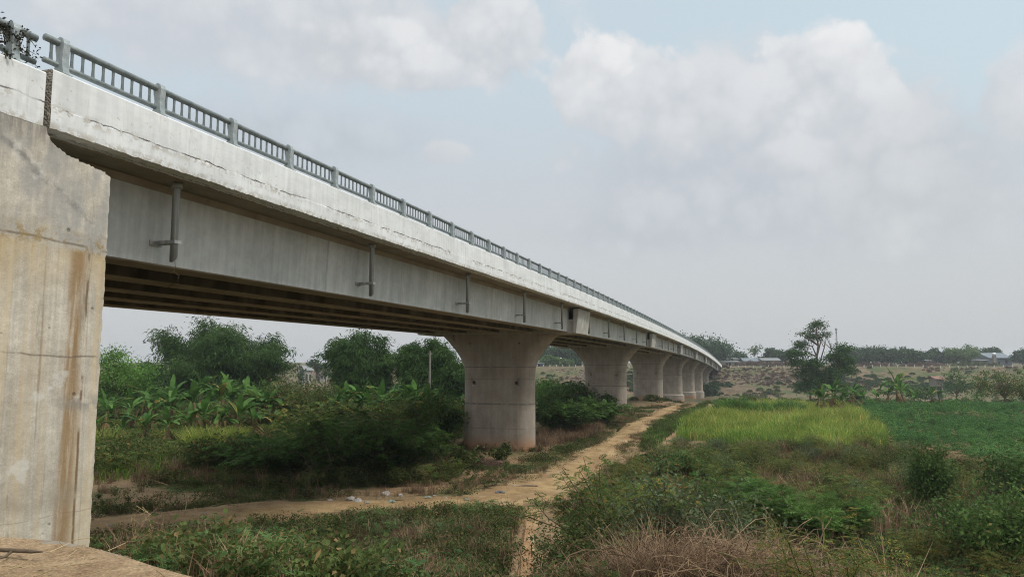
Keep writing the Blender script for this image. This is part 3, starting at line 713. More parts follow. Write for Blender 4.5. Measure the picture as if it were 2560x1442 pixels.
# girders: five per span, straight between piers
GSEC = [(-.35, 0), (.35, 0), (.38, .03), (.44, 1.5), (.52, 1.64), (-.52, 1.64), (-.44, 1.5), (-.38, .03)]
GL = SPAN - 1.2
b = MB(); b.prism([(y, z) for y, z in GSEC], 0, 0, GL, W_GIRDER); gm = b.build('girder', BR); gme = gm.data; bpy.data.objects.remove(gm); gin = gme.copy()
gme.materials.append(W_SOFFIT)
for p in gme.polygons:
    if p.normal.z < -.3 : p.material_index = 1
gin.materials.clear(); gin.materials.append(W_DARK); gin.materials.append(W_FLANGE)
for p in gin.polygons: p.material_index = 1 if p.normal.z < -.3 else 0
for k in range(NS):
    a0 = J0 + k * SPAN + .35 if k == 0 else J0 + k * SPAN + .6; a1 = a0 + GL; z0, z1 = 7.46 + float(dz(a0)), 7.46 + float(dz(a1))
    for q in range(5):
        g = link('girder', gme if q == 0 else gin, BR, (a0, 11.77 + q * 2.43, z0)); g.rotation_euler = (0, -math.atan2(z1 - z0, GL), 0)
# piers
SH = [(4.5, 2.58), (5.0, 2.62), (5.3, 2.70), (5.64, 2.86), (5.9, 3.02), (6.15, 3.2), (6.4, 3.4), (6.65, 3.62), (6.9, 3.86), (7.15, 4.11), (7.40, 4.36)]
def stadium(a, rad, n=12):
    t = np.linspace(-PI / 2, PI / 2, n); R_ = np.stack([rad * np.cos(t + PI / 2), a - rad + rad * np.cos(t)], -1)
    e = [(-rad * math.sin(q), (a - rad) + rad * math.cos(q)) for q in np.linspace(-PI / 2, PI / 2, n)]
    f = [(rad * math.sin(q), -(a - rad) - rad * math.cos(q)) for q in np.linspace(-PI / 2, PI / 2, n)]
    return np.array(e + f)            # (x along, y across), wide across
PCX, PCY = 48.55, 16.65
for k in range(1, 8):
    sp = J0 + SPAN * k + .1; gz = float(hgt(*world(sp, 14.0))); d = float(dz(sp)); lev = []
    plinth = {4: -1.75, 5: -2.75, 6: -4.1}.get(k)
    zs = [(gz - 2.5, 2.58)] + ([(z_, 2.58) for z_ in np.linspace(gz - .4, 4.0 + d, 14)]) + [(z_ + d, a_) for z_, a_ in SH]
    V = []
    for z_, a_ in zs: V.append(np.column_stack([stadium(a_, .98), np.full(24, z_)]))
    V = np.array(V); n = 24; i = np.arange(len(V) - 1)[:, None] * n; j = np.arange(n)[None]; j2 = (j + 1) % n
    b = MB(); b.add(V.reshape(-1, 3), np.stack([i + j, i + j2, i + n + j2, i + n + j], -1).reshape(-1, 4), W_PIER)
    for row in (0, len(V) - 1): b.add(V[row], [tuple(range(24))[q:q + 1] + (tuple(range(24))[(q + 1) % 24], tuple(range(24))[(q + 2) % 24]) for q in range(0)] or [(0, q, q + 1) for q in range(1, 23)], W_PIER)
    o = b.build('pier', BR, False, (sp, PCY, 0)); me = o.data
    if k <= 4:
        cb = MB()
        for yy, z_, hs in ((-1.52, 4.02, .12), (1.58, 4.02, .12)): cb.box(-1.5, -.55, yy - hs, yy + hs, z_ + d - hs, z_ + d + hs, M_DARK)
        for yy, z_ in ((-1.75, 6.75), (1.9, 6.75)): cb.tube([(-1.5, yy, z_ + d), (-.6, yy, z_ + d)], .085, M_DARK, 10)
        co = cb.build('cutter'); co.location = (sp, PCY, 0); co.parent = BR
        md = o.modifiers.new('cut', 'BOOLEAN'); md.object = co; md.operation = 'DIFFERENCE'; md.solver = 'EXACT'
        bpy.context.view_layer.update(); nm = bpy.data.meshes.new_from_object(o.evaluated_get(bpy.context.evaluated_depsgraph_get())); o.modifiers.clear(); o.data = nm; bpy.data.objects.remove(co); me = nm
    me.polygons.foreach_set('use_smooth', [abs(p.normal.x) < .999 and abs(p.normal.z) < .9 for p in me.polygons])
    at = me.attributes.new('above_soil', 'FLOAT', 'POINT'); co_ = np.empty(len(me.vertices) * 3, np.float32); me.vertices.foreach_get('co', co_)
    at.data.foreach_set('value', co_.reshape(-1, 3)[:, 2] - gz - (1.0 if plinth else (.3 if k == 3 else 0)))
    if plinth:
        pb = MB(); V = []
        for z_, a_, rr in ((gz - 2.5, 2.95, 1.3), (plinth - .25, 2.95, 1.3), (plinth, 2.62, 1.0)): V.append(np.column_stack([stadium(a_, rr), np.full(24, z_)]))
        V = np.array(V); i = np.arange(2)[:, None] * n; pb.add(V.reshape(-1, 3), np.stack([i + j, i + j2, i + n + j2, i + n + j], -1).reshape(-1, 4), W_PIER); pb.add(V[2], [(0, q, q + 1) for q in range(1, 23)], W_PIER)
        po = pb.build('plinth', o); at = po.data.attributes.new('above_soil', 'FLOAT', 'POINT'); c2 = np.empty(len(po.data.vertices) * 3, np.float32); po.data.vertices.foreach_get('co', c2); at.data.foreach_set('value', c2.reshape(-1, 3)[:, 2] - gz - .3)
# crossbeams with end plates over the piers
b = MB()
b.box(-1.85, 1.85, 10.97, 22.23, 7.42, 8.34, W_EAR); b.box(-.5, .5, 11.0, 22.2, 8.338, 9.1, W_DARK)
for sg, m0 in ((1, 0), (-1, 33.2)):
    y = lambda v: m0 + sg * v
    P = [(10.79, 7.42), (10.985, 7.42), (10.965, 9.02), (10.585, 9.06)]
    b.prism([(y(u), v) for u, v in P], 0, -1.9, 1.9, W_EAR)
cb = b.build('crossbeam', BR); cme = cb.data; bpy.data.objects.remove(cb)
for k in range(1, 8):
    sp = J0 + SPAN * k + .6; link('crossbeam', cme, BR, (sp, 0, float(dz(sp)) - .03))
# drain pipes
b = MB(); n = 12; an = np.linspace(0, 2 * PI, n, endpoint=False); rad = .075
ring = lambda r, zf: np.column_stack([r * np.cos(an), r * np.sin(an), zf])
top, bot, inn, int_ = ring(rad, np.full(n, 1.57)), ring(rad, .07 + .09 * np.cos(an - .2) / 1), ring(rad * .85, .072 + .09 * np.cos(an - .2)), ring(rad * .85, np.full(n, .7))
V = np.concatenate([top, bot, inn, int_]); j = np.arange(n); j2 = (j + 1) % n
b.add(V, np.concatenate([np.stack([j + q * n, j2 + q * n, j2 + (q + 1) * n, j + (q + 1) * n], -1) for q in range(3)]), M_PIPE)
b.add(int_, [(0, q, q + 1) for q in range(1, n - 1)], M_DARK)
b.tube([(0, 0, 1.50), (0, 0, 1.60)], .12, M_PIPE, 12)
pp = b.build('drain_pipe', BR, False); pme = pp.data; bpy.data.objects.remove(pp)
for p in pme.polygons: p.use_smooth = abs(p.normal.z) < .8
b = MB(); b.box(-.092, .092, -.094, -.08, .36, .43, M_PIPE)
for x_ in (-.092, .078): b.box(x_, x_ + .014, -.079, .47, .362, .428, M_PIPE)
b.box(-.16, .16, .455, .472, .34, .45, M_PIPE); b.box(-.15, -.093, .40, .454, .345, .36, M_PIPE)
bb = b.build('bracket', BR); bme = bb.data; bpy.data.objects.remove(bb)
for k in range(NS):
    for q in range(6):
        sp = J0 + SPAN * k + (3.45 + 8.07 * q if q < 5 else 2.15)
        if q == 5 and k == 0: continue
        o = link('drain_pipe', pme, BR, (sp, 10.90, 7.50 + float(dz(sp)))); link('bracket', bme, o)
# railing
def rail_tube(mb, z, r, s_list, n, y=10.345):
    pts = np.column_stack([s_list, np.full(len(s_list), y), z + dz(s_list)]); mb.tube(pts, r, M_STEEL, n)
b = MB()
rs = np.r_[np.arange(J0 - .02, 60, .7), np.arange(60, JE, 2.5), JE]
rail_tube(b, 10.59, .057, rs, 12); rail_tube(b, 10.225, .045, rs, 10)
RL = b.build('railing', BR, True)
PO = [(0, 0), (.035, .13), (.048, .28), (.035, .42), (.03, .52), (.06, .60), (.125, .632), (.19, .60), (.215, .52), (.20, .40), (.175, .28), (.20, .13), (.26, 0)]
b = MB(); b.prism([(u + 10.19, v) for u, v in PO], 0, -.06, .06, M_POST); b.box(-.09, .09, 10.17, 10.47, 0, .02, M_POST); pm = b.build('post', RL); postme = pm.data; bpy.data.objects.remove(pm)
BA = [(-.04, .16), (-.024, .26), (-.02, .36), (-.024, .46), (-.04, .56), (.04, .56), (.024, .46), (.02, .36), (.024, .26), (.04, .16)]
b = MB(); b.prism([(u, v) for u, v in BA], 1, 10.335, 10.357, M_STEEL); bm_ = b.build('baluster', RL); balme = bm_.data; bpy.data.objects.remove(bm_)
def rest(name, me, places, parent):
    co = np.empty(len(me.vertices) * 3, np.float32); me.vertices.foreach_get('co', co); co = co.reshape(-1, 3); out = []
    tri = [t for p in me.polygons for t in [(p.vertices[0], p.vertices[q], p.vertices[q + 1]) for q in range(1, len(p.vertices) - 1)]]
    tri = np.array(tri); P = np.array(places); V = (co[None] + P[:, None]).reshape(-1, 3); Fq = (tri[None] + (np.arange(len(P)) * len(co))[:, None, None]).reshape(-1, 3)
    o = link(name, fast_mesh(name, [(V, Fq, me.materials[0])]), parent); o['kind'] = 'stuff'; return o
posts, bals = [], []
for k in range(160):
    sp = J0 + .27 + 2.02 * k; posts.append((sp, 0, 10.055 + float(dz(sp))))
    for q in range(1, 10):
        t = sp + 2.02 * q / 10; bals.append((t, 0, 10.055 + float(dz(t)) ))
bals.insert(0, (J0 + .1, 0, 10.055))
for p in posts[:100]: link('post', postme, RL, p)
rest('post', postme, posts[100:], RL)
for p in bals[:100]: link('baluster', balme, RL, p)
rest('baluster', balme, bals[100:], RL)
# approach parapet and railing on the abutment
sn = np.arange(-8, 7.98, .08)
extrude([(10.60, 9.08), (10.128, 9.10), (10.128, 9.92), (10.15, 9.945), (10.57, 9.945), (10.60, 9.92)], np.r_[sn, 7.975], W_WHITE, lambda V: np.stack([V[..., 0] * 0, wob(V[..., 0], 3) * .003, (wob(V[..., 0], 4) * .02) * (V[..., 2] < 9.2)], -1), 9.10, 'approach_parapet')
b = MB()
for z_, r_, n_ in ((10.50, .057, 12), (10.12, .045, 10)): b.tube(np.column_stack([np.linspace(-8, 7.94, 30), np.full(30, 10.345), np.full(30, z_)]), r_, M_STEEL, n_)
AR = b.build('approach_railing', BR, True)
for k in range(8):
    sp = 7.55 - 2.02 * k; link('post', postme, AR, (sp, 0, 9.945))
    for q in range(-1 if k == 0 else 1, 10):
        if q != 0: link('baluster', balme, AR, (sp - 2.02 * q / 10 if q > 0 else sp + .27, 0, 9.945))
# near abutment with wing wall
rg = np.random.RandomState(8)
out = [(-8, -1), (9.25, -1)] + [(9.25 + rg.normal(0, .008), z_) for z_ in np.arange(1.2, 8.6, .09)]
path_ = [(9.25, 8.60), (9.12, 8.66), (8.9, 8.69), (8.65, 8.73), (8.42, 8.77), (8.25, 8.83), (8.14, 8.90), (8.07, 8.98), (8.02, 9.09)]
for a_, c_ in zip(path_[:-1], path_[1:]):
    for t in np.linspace(0, 1, 6, endpoint=False): out.append((a_[0] + (c_[0] - a_[0]) * t + rg.normal(0, .007), a_[1] + (c_[1] - a_[1]) * t + rg.normal(0, .009)))
out += [(8.02, 9.098), (-8, 9.098)]
b = MB(); b.prism(out, 1, 10.132, 10.62, W_WALL); AB = b.build('abutment', BR)
b = MB(); b.box(5.6, 8.25, 10.63, 22.9, -1, 7.4, W_WALL); b.box(5.6, 7.9, 10.63, 22.6, 7.401, 9.4, W_WALL); b.build('abutment_seat', AB)
b = MB(); b.prism([(-8, -1), (9.25, -1), (9.25, 8.6), (8.02, 9.1), (-8, 9.1)], 1, 22.61, 23.07, W_WALL); b.build('wing_wall', AB)
# far abutment
zf = float(dz(JE)); b = MB(); b.box(JE - .2, JE + 3, 10.7, 22.5, -6, 7.35 + zf, W_WALL); b.box(JE + .3, JE + 3, 10.7, 22.5, 7.351 + zf, 9.4 + zf, W_WALL)
for y0, y1 in ((10.13, 10.69), (22.51, 23.07)): b.box(JE - 1.2, JE + 9, y0, y1, -6, 9.09 + zf, W_WALL); b.box(JE + .05, JE + 9, y0 + .01, y1 - .05, 9.091 + zf, 10.05 + zf, W_WHITE)
b.build('abutment', BR)
J0_ = 8.1

# ================================================================== VEGETATION
G = lambda x, y: ground_at(x, y)
def on_ground(px, Y, dx=0.0):
    """the spot on the ground Y metres ahead, in the photo's column px"""
    X_ = (px - 1280) / F * Y * (CP + 0.0) + dx; return np.array([X_, Y, float(hgt(X_, Y))])
def z_at(py, Y): return at_depth(1280, py, Y)[2]
def top_h(p, py): return z_at(py, p[1]) - p[2]

# ---- ground cover that nobody could count
rng = np.random.RandomState(11)
def herb(rng, h):
    lf, st = leaf_shrub(rng, h, h * .75, 7, 34, .075, .045, .6, .16); return join(lf, st)
HERBS = [herb(rng, q) for q in (.35, .45, .55, .7, .5)]
FERNS = []
for q in (.5, .65, .8, .95):
    lf, st = frond_shrub(rng, q, q * .8, 6, 7, .34, 7); FERNS.append(join(lf, st))
BIGFERN = []
for q in (.9, 1.15, 1.4, 1.2):
    lf, st = frond_shrub(rng, q, q * .85, 10, 16, .30, 8); BIGFERN.append((lf, st))
TUFT = []
for q in (.3, .42, .55):
    n = 46; P = np.column_stack([rng.normal(0, .1, n), rng.normal(0, .1, n), np.zeros(n)]); TUFT.append(blades(P, q, .011, rng, .9))
LOW = []
for q in (.10, .14, .18):
    n = 60; P = np.column_stack([rng.normal(0, .22, n), rng.normal(0, .22, n), rng.uniform(.01, q, n)]); LOW.append(diamonds(P, rng.normal(size=(n, 3)) + [0, 0, .4], .07, .035, rng, .1))
def keep(P, m=0.0): return P[off_track(P, m)]
def thin(P, rng, scale, thr, seed):
    """clumps and bare gaps"""
    r = np.random.RandomState(seed); v = 0
    for f in (1, 2.3, 4.9):
        a, p = r.uniform(0, 6.28, 2); b, q = r.uniform(0, 6.28, 2); v = v + (np.sin((P[:, 0] * math.cos(a) + P[:, 1] * math.sin(a)) * f * scale + p) + np.sin((P[:, 0] * math.cos(b) + P[:, 1] * math.sin(b)) * f * scale + q)) / f ** .6
    return P[v + rng.normal(0, .5, len(P)) > thr]
# weeds between the footpath, the ledge and the track
fl = [(230, 1372), (420, 1340), (700, 1325), (900, 1305), (1120, 1290), (1300, 1288), (1300, 1470), (620, 1520), (480, 1450)]
P = keep(thin(pixpoly_points(fl, 1700, rng), rng, .9, -1.0, 1), .35); a_ = scatter(HERBS, P, rng, .55, 1.15, .15)
P = keep(thin(pixpoly_points(fl, 330, rng), rng, .6, -.3, 2), .45); f_ = scatter(FERNS, P, rng, .5, 1.0, .15)
P = keep(thin(pixpoly_points(fl, 1500, rng), rng, .8, -.2, 3), .1); t_ = scatter(TUFT, P, rng, .6, 1.3, .1)
P = keep(pixpoly_points(fl, 420, rng), .2); w_ = scatter([twigs(rng, .8, .3, 5), twigs(rng, 1.1, .3, 4)], P, rng, .5, 1.1)
stuff('weeds', [(a_[0], a_[1], L_HERB), (f_[0], f_[1], L_FERN), (t_[0], t_[1], L_DRY), (w_[0], w_[1], L_DRY)], 'low tangle of dark weeds, ferny fronds and dead stalks before the track', 'weeds')
# verge: low creeping cover and dry tufts along the track and round the piers
vg = [(235, 1330), (235, 1180), (620, 1190), (1100, 1180), (1380, 1130), (1470, 1085), (1570, 1030), (1640, 1012), (1700, 1018), (1600, 1075), (1480, 1160), (1420, 1225), (1320, 1300), (900, 1320)]
P = keep(thin(pixpoly_points(vg, 4200, rng), rng, .5, .35, 4), -.1); l_ = scatter(LOW, P, rng, .7, 1.7)
P = keep(thin(pixpoly_points(vg, 900, rng), rng, .4, .1, 5), .1); h_ = scatter(HERBS, P, rng, .35, .8, .1)
P = keep(thin(pixpoly_points(vg, 1600, rng), rng, .35, .2, 6), -.2); d_ = scatter(TUFT, P, rng, .5, 1.1)
dg = [(1340, 1120), (1480, 1095), (1560, 1050), (1570, 1030), (1480, 1060), (1350, 1085)]
P = keep(pixpoly_points(dg, 900, rng), .1); d2 = scatter(TUFT, P, rng, .8, 1.7)
P = TC[rng.randint(0, len(TC), 2600)]; nn = rng.choice([-1, 1], len(P)) * np.clip(rng.normal(1.0, .22, len(P)), .5, 1.5); ix = np.argmin(((P[:, None] - TC[None, ::3]) ** 2).sum(-1), 1) * 3
TT = np.gradient(TC, axis=0); TT /= np.linalg.norm(TT, axis=1)[:, None]; Q = P + np.stack([-TT[ix, 1], TT[ix, 0]], -1) * (nn * THW[ix])[:, None] + rng.normal(0, .15, P.shape); Q = np.column_stack([Q, hgt(Q[:, 0], Q[:, 1])]); Q = thin(Q, rng, .5, -.2, 60)
l2_ = scatter(LOW, Q[::2], rng, .6, 1.4); l3_ = scatter(TUFT, Q[1::2], rng, .35, .8)
pf = []
for k_ in range(1, 5):
    for _ in range(150 if k_ < 3 else 70):
        an_ = rng.uniform(0, 6.28); pf.append(world(J0_ + 40.4 * k_ + .1 + 1.25 * math.cos(an_) + rng.normal(0, .25), 16.65 + 2.85 * math.sin(an_) + rng.normal(0, .3)))
pf = np.array(pf); pf = np.column_stack([pf, hgt(pf[:, 0], pf[:, 1])]); pf1 = scatter(TUFT, pf[::2], rng, .6, 1.6); pf2 = scatter(HERBS, pf[1::2], rng, .35, .95)
stuff('weeds', [(pf1[0], pf1[1], L_DRY), (pf2[0], pf2[1], L_HERB)], 'dry and green weeds ringing the feet of the bridge piers', 'weeds')
stuff('turf', [(l2_[0], l2_[1], L_HERB), (l3_[0], l3_[1], L_DRY), (l_[0], l_[1], L_HERB), (h_[0], h_[1], L_HERB)], 'short creeping green turf in patches beside the dirt track', 'turf')
stuff('dry_grass', [(d_[0], d_[1], L_DRY), (d2[0], d2[1], L_DRY)], 'brown dry grass tufts around the foot of the nearest piers', 'grass')
# thicket on the slope to the right
tk = [(1350, 1300), (1420, 1210), (1560, 1170), (1680, 1120), (1900, 1120), (2200, 1130), (2400, 1170), (2700, 1210), (2900, 1560), (1340, 1560)]
dd = [(1500, 1372), (1620, 1315), (1700, 1290), (1850, 1330), (1980, 1440), (2080, 1580), (1380, 1580), (1440, 1420)]
ddg = np.array([ground_at(x, y)[:2] for x, y in dd])
def tkp(n, scale, thr, seed, ymin=6.5):
    P = keep(pixpoly_points(tk, n, rng), .35); qx, qy = pix(P[:, 0], P[:, 1], P[:, 2]); P = P[(P[:, 1] > ymin) & ~((qx < 1990 + 60 * np.sin(P[:, 1])) & (P[:, 1] < 16.5)) & ~((qx < 1400) & (P[:, 1] < 30))]; return thin(P, rng, scale, thr, seed)
def dense(kind, h_, r_, sd):
    rg = np.random.RandomState(sd)
    if kind == 0: lf, st = frond_shrub(rg, h_, r_, 17, 30, .30, 7, .45)
    elif kind == 1: lf, st = leaf_shrub(rg, h_, r_, 20, 150, .085, .045, .9, .16)
    else: lf, st = frond_shrub(rg, h_, r_, 22, 26, .20, 6, .3)
    return join(lf, st)
TMA = [dense(0, 1.35, 1.15, 1), dense(0, 1.6, 1.2, 2), dense(0, 1.1, 1.3, 3)]; TMB = [dense(1, 1.3, 1.0, 4), dense(1, 1.6, .9, 5)]; TMC = [dense(2, 1.2, 1.2, 6), dense(2, 1.5, 1.0, 7)]
g0 = np.array([ground_at(x, y)[:2] for x, y in tk]); lo_, hi_ = g0.min(0), g0.max(0)
xs = np.array([(x, y) for x in np.arange(lo_[0], hi_[0], 1.75) for y in np.arange(lo_[1], hi_[1], 1.75)]); xs += rng.uniform(-.75, .75, xs.shape); xs = xs[inside(g0, xs[:, 0], xs[:, 1])]
P = np.column_stack([xs, hgt(xs[:, 0], xs[:, 1])]); P = keep(P, .7); qx, qy = pix(P[:, 0], P[:, 1], P[:, 2]); P = P[(P[:, 1] > 8) & ~((qx < 1990) & (P[:, 1] < 16.5)) & ~((qx < 1400) & (P[:, 1] < 30))]
u = rng.rand(len(P)); big_ = rng.rand(len(P)) < .82
b1 = scatter(TMA, P[big_ & (u < .45)], rng, .6, 1.3, .12); b1b = scatter(TMC, P[big_ & (u >= .45) & (u < .72)], rng, .6, 1.25, .12); b1c = scatter(TMB, P[big_ & (u >= .72) & (u < .9)], rng, .6, 1.2, .12); b1d = scatter(TMB, P[big_ & (u >= .9)], rng, .7, 1.3, .12)
b2 = scatter(FERNS, tkp(420, .5, -.1, 8, 8), rng, .6, 1.3, .2)
b3 = scatter(HERBS, tkp(1300, .5, -.6, 9, 8), rng, .6, 1.3, .2)
b4 = scatter([twigs(rng, 1.5, .4, 6, 5, .006), twigs(rng, 1.9, .5, 5, 6, .007), twigs(rng, 1.2, .5, 12, 5, .004)], tkp(520, .5, -.6, 29, 8), rng, .7, 1.2, .25)
t0 = scatter(TUFT, tkp(1200, .5, .1, 30, 8), rng, 1.2, 2.4, .2)
stuff('undergrowth', [(b1[0], b1[1], L_MIM), (b1b[0], b1b[1], L_OLIVE), (b1c[0], b1c[1], L_HERB), (b1d[0], b1d[1], L_GREY), (b2[0], b2[1], L_FERN), (b3[0], b3[1], L_HERB), (b4[0], b4[1], L_DRY), (t0[0], t0[1], L_DRY)], 'dense thicket of feathery green mimosa and weeds on the slope', 'undergrowth')
def wedge(n, p0, p1, y0, y1):
    Y = rng.uniform(y0, y1, n); px_ = rng.uniform(p0, p1, n); X_ = (px_ - 1280) / F * Y; return np.column_stack([X_, Y, hgt(X_, Y)]), px_
def mound(px_): return np.exp(-((px_ - 1780) / 190) ** 2)
t1 = []
for q in range(4):
    n = 60; Q = np.column_stack([rng.normal(0, .25, n), rng.normal(0, .25, n), rng.uniform(0, .12, n)]); t1.append(blades(Q, .42, .008, rng, 2.2))
def tangle(rng, n, h_):
    """matted dead stems: long wandering stalks that rise, bend over and hang"""
    s0, s1 = [], []
    for i in range(n):
        a = rng.uniform(0, 6.28); p = np.array([rng.normal(0, .3), rng.normal(0, .3), rng.uniform(0, .5) * h_]); up = rng.uniform(.2, 1.3); L = rng.uniform(.5, 1.1) * h_
        for j in range(6):
            q = p + np.array([math.cos(a) * math.cos(up), math.sin(a) * math.cos(up), math.sin(up)]) * L / 6; q[2] = max(q[2], .02); s0.append(p); s1.append(q); p = q; up -= rng.uniform(.1, .6); a += rng.normal(0, .35)
    return segs(s0, s1, .0042, .0036, 3)
TG = [tangle(rng, 60, q) for q in (.9, 1.1, 1.3)]
P, qx = wedge(420, 1560, 2030, 9.2, 14.5); hs = .45 + .8 * mound(qx)
c1 = [scatter(t1, P, rng, .8, 1.4, .3)]
c2 = [scatter(TG, P[(hs > lo) & (hs <= hi)], rng, lo * .8, hi * 1.05, .2) for lo, hi in ((.4, .7), (.7, 1.0), (1.0, 1.3))]
P, qx = wedge(220, 1380, 1620, 10, 17); c2.append(scatter(TG, P, rng, .35, .8, .3)); UPR = [blades(np.column_stack([rng.normal(0, .16, 60), rng.normal(0, .16, 60), np.zeros(60)]), q, .008, rng, .7) for q in (.7, .9, 1.05)]; PU, qu = wedge(900, 1440, 2040, 9.2, 16.5); hu = .55 + .6 * mound(qu)
c1 += [scatter(UPR, PU[(hu > lo) & (hu <= hi)], rng, lo, hi * 1.15, .3) for lo, hi in ((.5, .75), (.75, 1.2))]; P, qx = wedge(420, 1375, 1660, 9.5, 17); c4 = scatter(HERBS, P, rng, .7, 1.5, .2)
c3 = scatter(t1, P[:200], rng, .8, 1.3)
P, qx = wedge(260, 1480, 2020, 9.2, 15.5); c5 = scatter(FERNS, P, rng, .6, 1.15, .2)
c1 = join(*c1, c3); c2 = join(*c2)
stuff('weeds', [(c4[0], c4[1], L_HERB), (c5[0], c5[1], L_MIM)], 'weeds and fern sprays growing among the dead grass', 'weeds')
stuff('dead_grass', [(c1[0], c1[1], L_DRY), (c2[0], c2[1], L_DRY)], 'matted heap of dead pinkish brown grass and stalks in front of the thicket', 'grass')
# yellow-green grass field
rc = [(1700, 1066), (1745, 1042), (1815, 1020), (1900, 1012), (2105, 1016), (2150, 1040), (2215, 1085), (2225, 1125), (2100, 1135), (1850, 1122), (1690, 1100)]
P = keep(pixpoly_points(rc, 44000, rng), .3); gx, gy = pix(P[:, 0], P[:, 1], P[:, 2])
wv = np.sin(P[:, 0] * .5 + np.sin(P[:, 1] * .31)) * np.sin(P[:, 1] * .37 + 1) + .6 * np.sin(P[:, 0] * 1.3 + P[:, 1] * .9)
gv = np.clip((gy - 1025) / 90, 0, 1) + np.clip((1760 - gx) / 160, 0, 1) + .35 * wv + rng.normal(0, .25, len(P))   # greener towards the thicket and the track
stub = ((gx - 1915) / 75) ** 2 + ((gy - 1038) / 11) ** 2 + rng.normal(0, .3, len(P)) < 1
ok = rng.rand(len(P)) < np.clip(.85 + .3 * wv, .35, 1); hq = 1.0 * (1 + .22 * wv)
z1 = ok & ~stub & (gv < .75); z2 = ok & ~stub & (gv >= .75)
g1 = blades(P[z1], hq[z1], .042, rng, .6); g2 = blades(P[z2], hq[z2] * .95, .045, rng, .6); g3_ = blades(P[stub], .6, .035, rng, .9)
P = pixpoly_points(rc, 2200, rng); g4_ = blades(P, 1.5, .045, rng, .6)
stuff('tall_grass', [(g1[0], g1[1], L_RICE), (g2[0], g2[1], L_RICEG), (g3_[0], g3_[1], L_DRY), (g4_[0], g4_[1], L_RICE)], 'field of tall yellow green grass beside the far end of the track', 'grass')
rc2 = [(1640, 1075), (1720, 1030), (1820, 1008), (1900, 1005), (2130, 1010), (2190, 1040), (2260, 1085), (2275, 1140), (2100, 1155), (1850, 1145), (1640, 1120)]
P = keep(thin(pixpoly_points(rc2, 9000, rng), rng, .35, .5, 51), .3); g5_ = blades(P, .75, .04, rng, .8)
stuff('grass', [(g5_[0], g5_[1], L_RICEG)], 'loose green grass fringing the tall yellow green field', 'grass')
gd = [(1615, 1085), (1680, 1045), (1760, 1012), (1800, 1000), (1760, 1025), (1690, 1075), (1640, 1125), (1600, 1130)]
P = keep(pixpoly_points(gd, 5200, rng), .2); g3 = blades(P, .5, .035, rng, .8); P = keep(pixpoly_points(gd, 420, rng), .2); g4 = scatter(HERBS, P, rng, .7, 1.3)
stuff('grass', [(g3[0], g3[1], L_REED), (g4[0], g4[1], L_HERB)], 'strip of shorter mid green grass between the track and the tall grass', 'grass')
# cassava field in rows
def cassava(rng, h, n, ll):
    out = []; C = []
    for i in range(n):
        a = rng.uniform(0, 6.28); rr = .42 * h * math.sqrt(rng.rand()); C.append([rr * math.cos(a), rr * math.sin(a), h * rng.uniform(.45, 1.0) * (1 - .25 * (rr / (.42 * h)) ** 2)])
    C = np.array(C); k = 6; P = np.repeat(C, k, 0); an = np.tile(np.linspace(0, 2 * PI, k, endpoint=False), n) + np.repeat(rng.uniform(0, 6, n), k)
    D = np.column_stack([np.cos(an), np.sin(an), rng.uniform(-.35, .12, len(an))]); return diamonds(P, D, ll * rng.uniform(.7, 1.2, len(P)), ll * .3, rng, .2, roll=np.tile([0, 0, 1.], (len(P), 1)) + rng.normal(0, .3, (len(P), 3)))
CAS = [cassava(rng, q, 26, .20) for q in (.85, 1.0, 1.1, .95)]; CAS2 = [cassava(rng, q, 14, .26) for q in (.9, 1.05, 1.0)]
cp = np.array([G(x, y)[:2] for x, y in [(2125, 1003), (2330, 1003), (2560, 1004), (2900, 1010), (2760, 1250), (2560, 1195), (2380, 1150), (2240, 1125), (2225, 1090), (2160, 1045)]])
xs = []
for u in np.arange(-60, 160, .95):
    for v in np.arange(-10, 140, .95): xs.append((20 + u * .93 - v * .2, v * .93 + u * .2))
xs = np.array(xs) + rng.normal(0, .16, (len(xs), 2)); xs = xs[inside(cp, xs[:, 0], xs[:, 1])]; xs = xs[rng.rand(len(xs)) < .95]
P = np.column_stack([xs, hgt(xs[:, 0], xs[:, 1])]); nr = np.hypot(P[:, 0], P[:, 1]) < 75
k1 = scatter(CAS, P[nr], rng, .75, 1.2, .08); k2 = scatter(CAS2, P[~nr], rng, .75, 1.2, .08)
stuff('cassava_crop', [(k1[0], k1[1], L_CASS), (k2[0], k2[1], L_CASS)], 'dark green cassava crop filling the field beyond the thicket', 'crop')
# weeds on the left bank under the span
lw = [(236, 1215), (236, 1090), (420, 1100), (700, 1090), (760, 1150), (1150, 1140), (1150, 1205), (700, 1228), (420, 1215)]
P = keep(thin(pixpoly_points(lw, 1500, rng), rng, .35, -.4, 12), .2); m1 = scatter(HERBS, P, rng, .8, 1.8, .1)
P = keep(thin(pixpoly_points(lw, 330, rng), rng, .35, -.1, 13), .2); m2 = scatter(FERNS, P, rng, .9, 1.8, .1)
P = keep(thin(pixpoly_points(lw, 900, rng), rng, .3, .2, 14), .1); m3 = scatter(TUFT, P, rng, .8, 1.8)
stuff('weeds', [(m1[0], m1[1], L_HERB), (m2[0], m2[1], L_MIM), (m3[0], m3[1], L_DRY)], 'knee high dark weeds under the first span, in front of the banana plants', 'weeds')
yg = [(236, 1215), (236, 1105), (420, 1108), (600, 1100), (650, 1150), (600, 1185), (400, 1195)]
P = keep(thin(pixpoly_points(yg, 5200, rng), rng, .35, -.1, 40), .2); y1_ = blades(P, .62, .03, rng, .8)
stuff('grass', [(y1_[0], y1_[1], L_RICEG)], 'patches of knee high yellow green grass in front of the banana plants', 'grass')
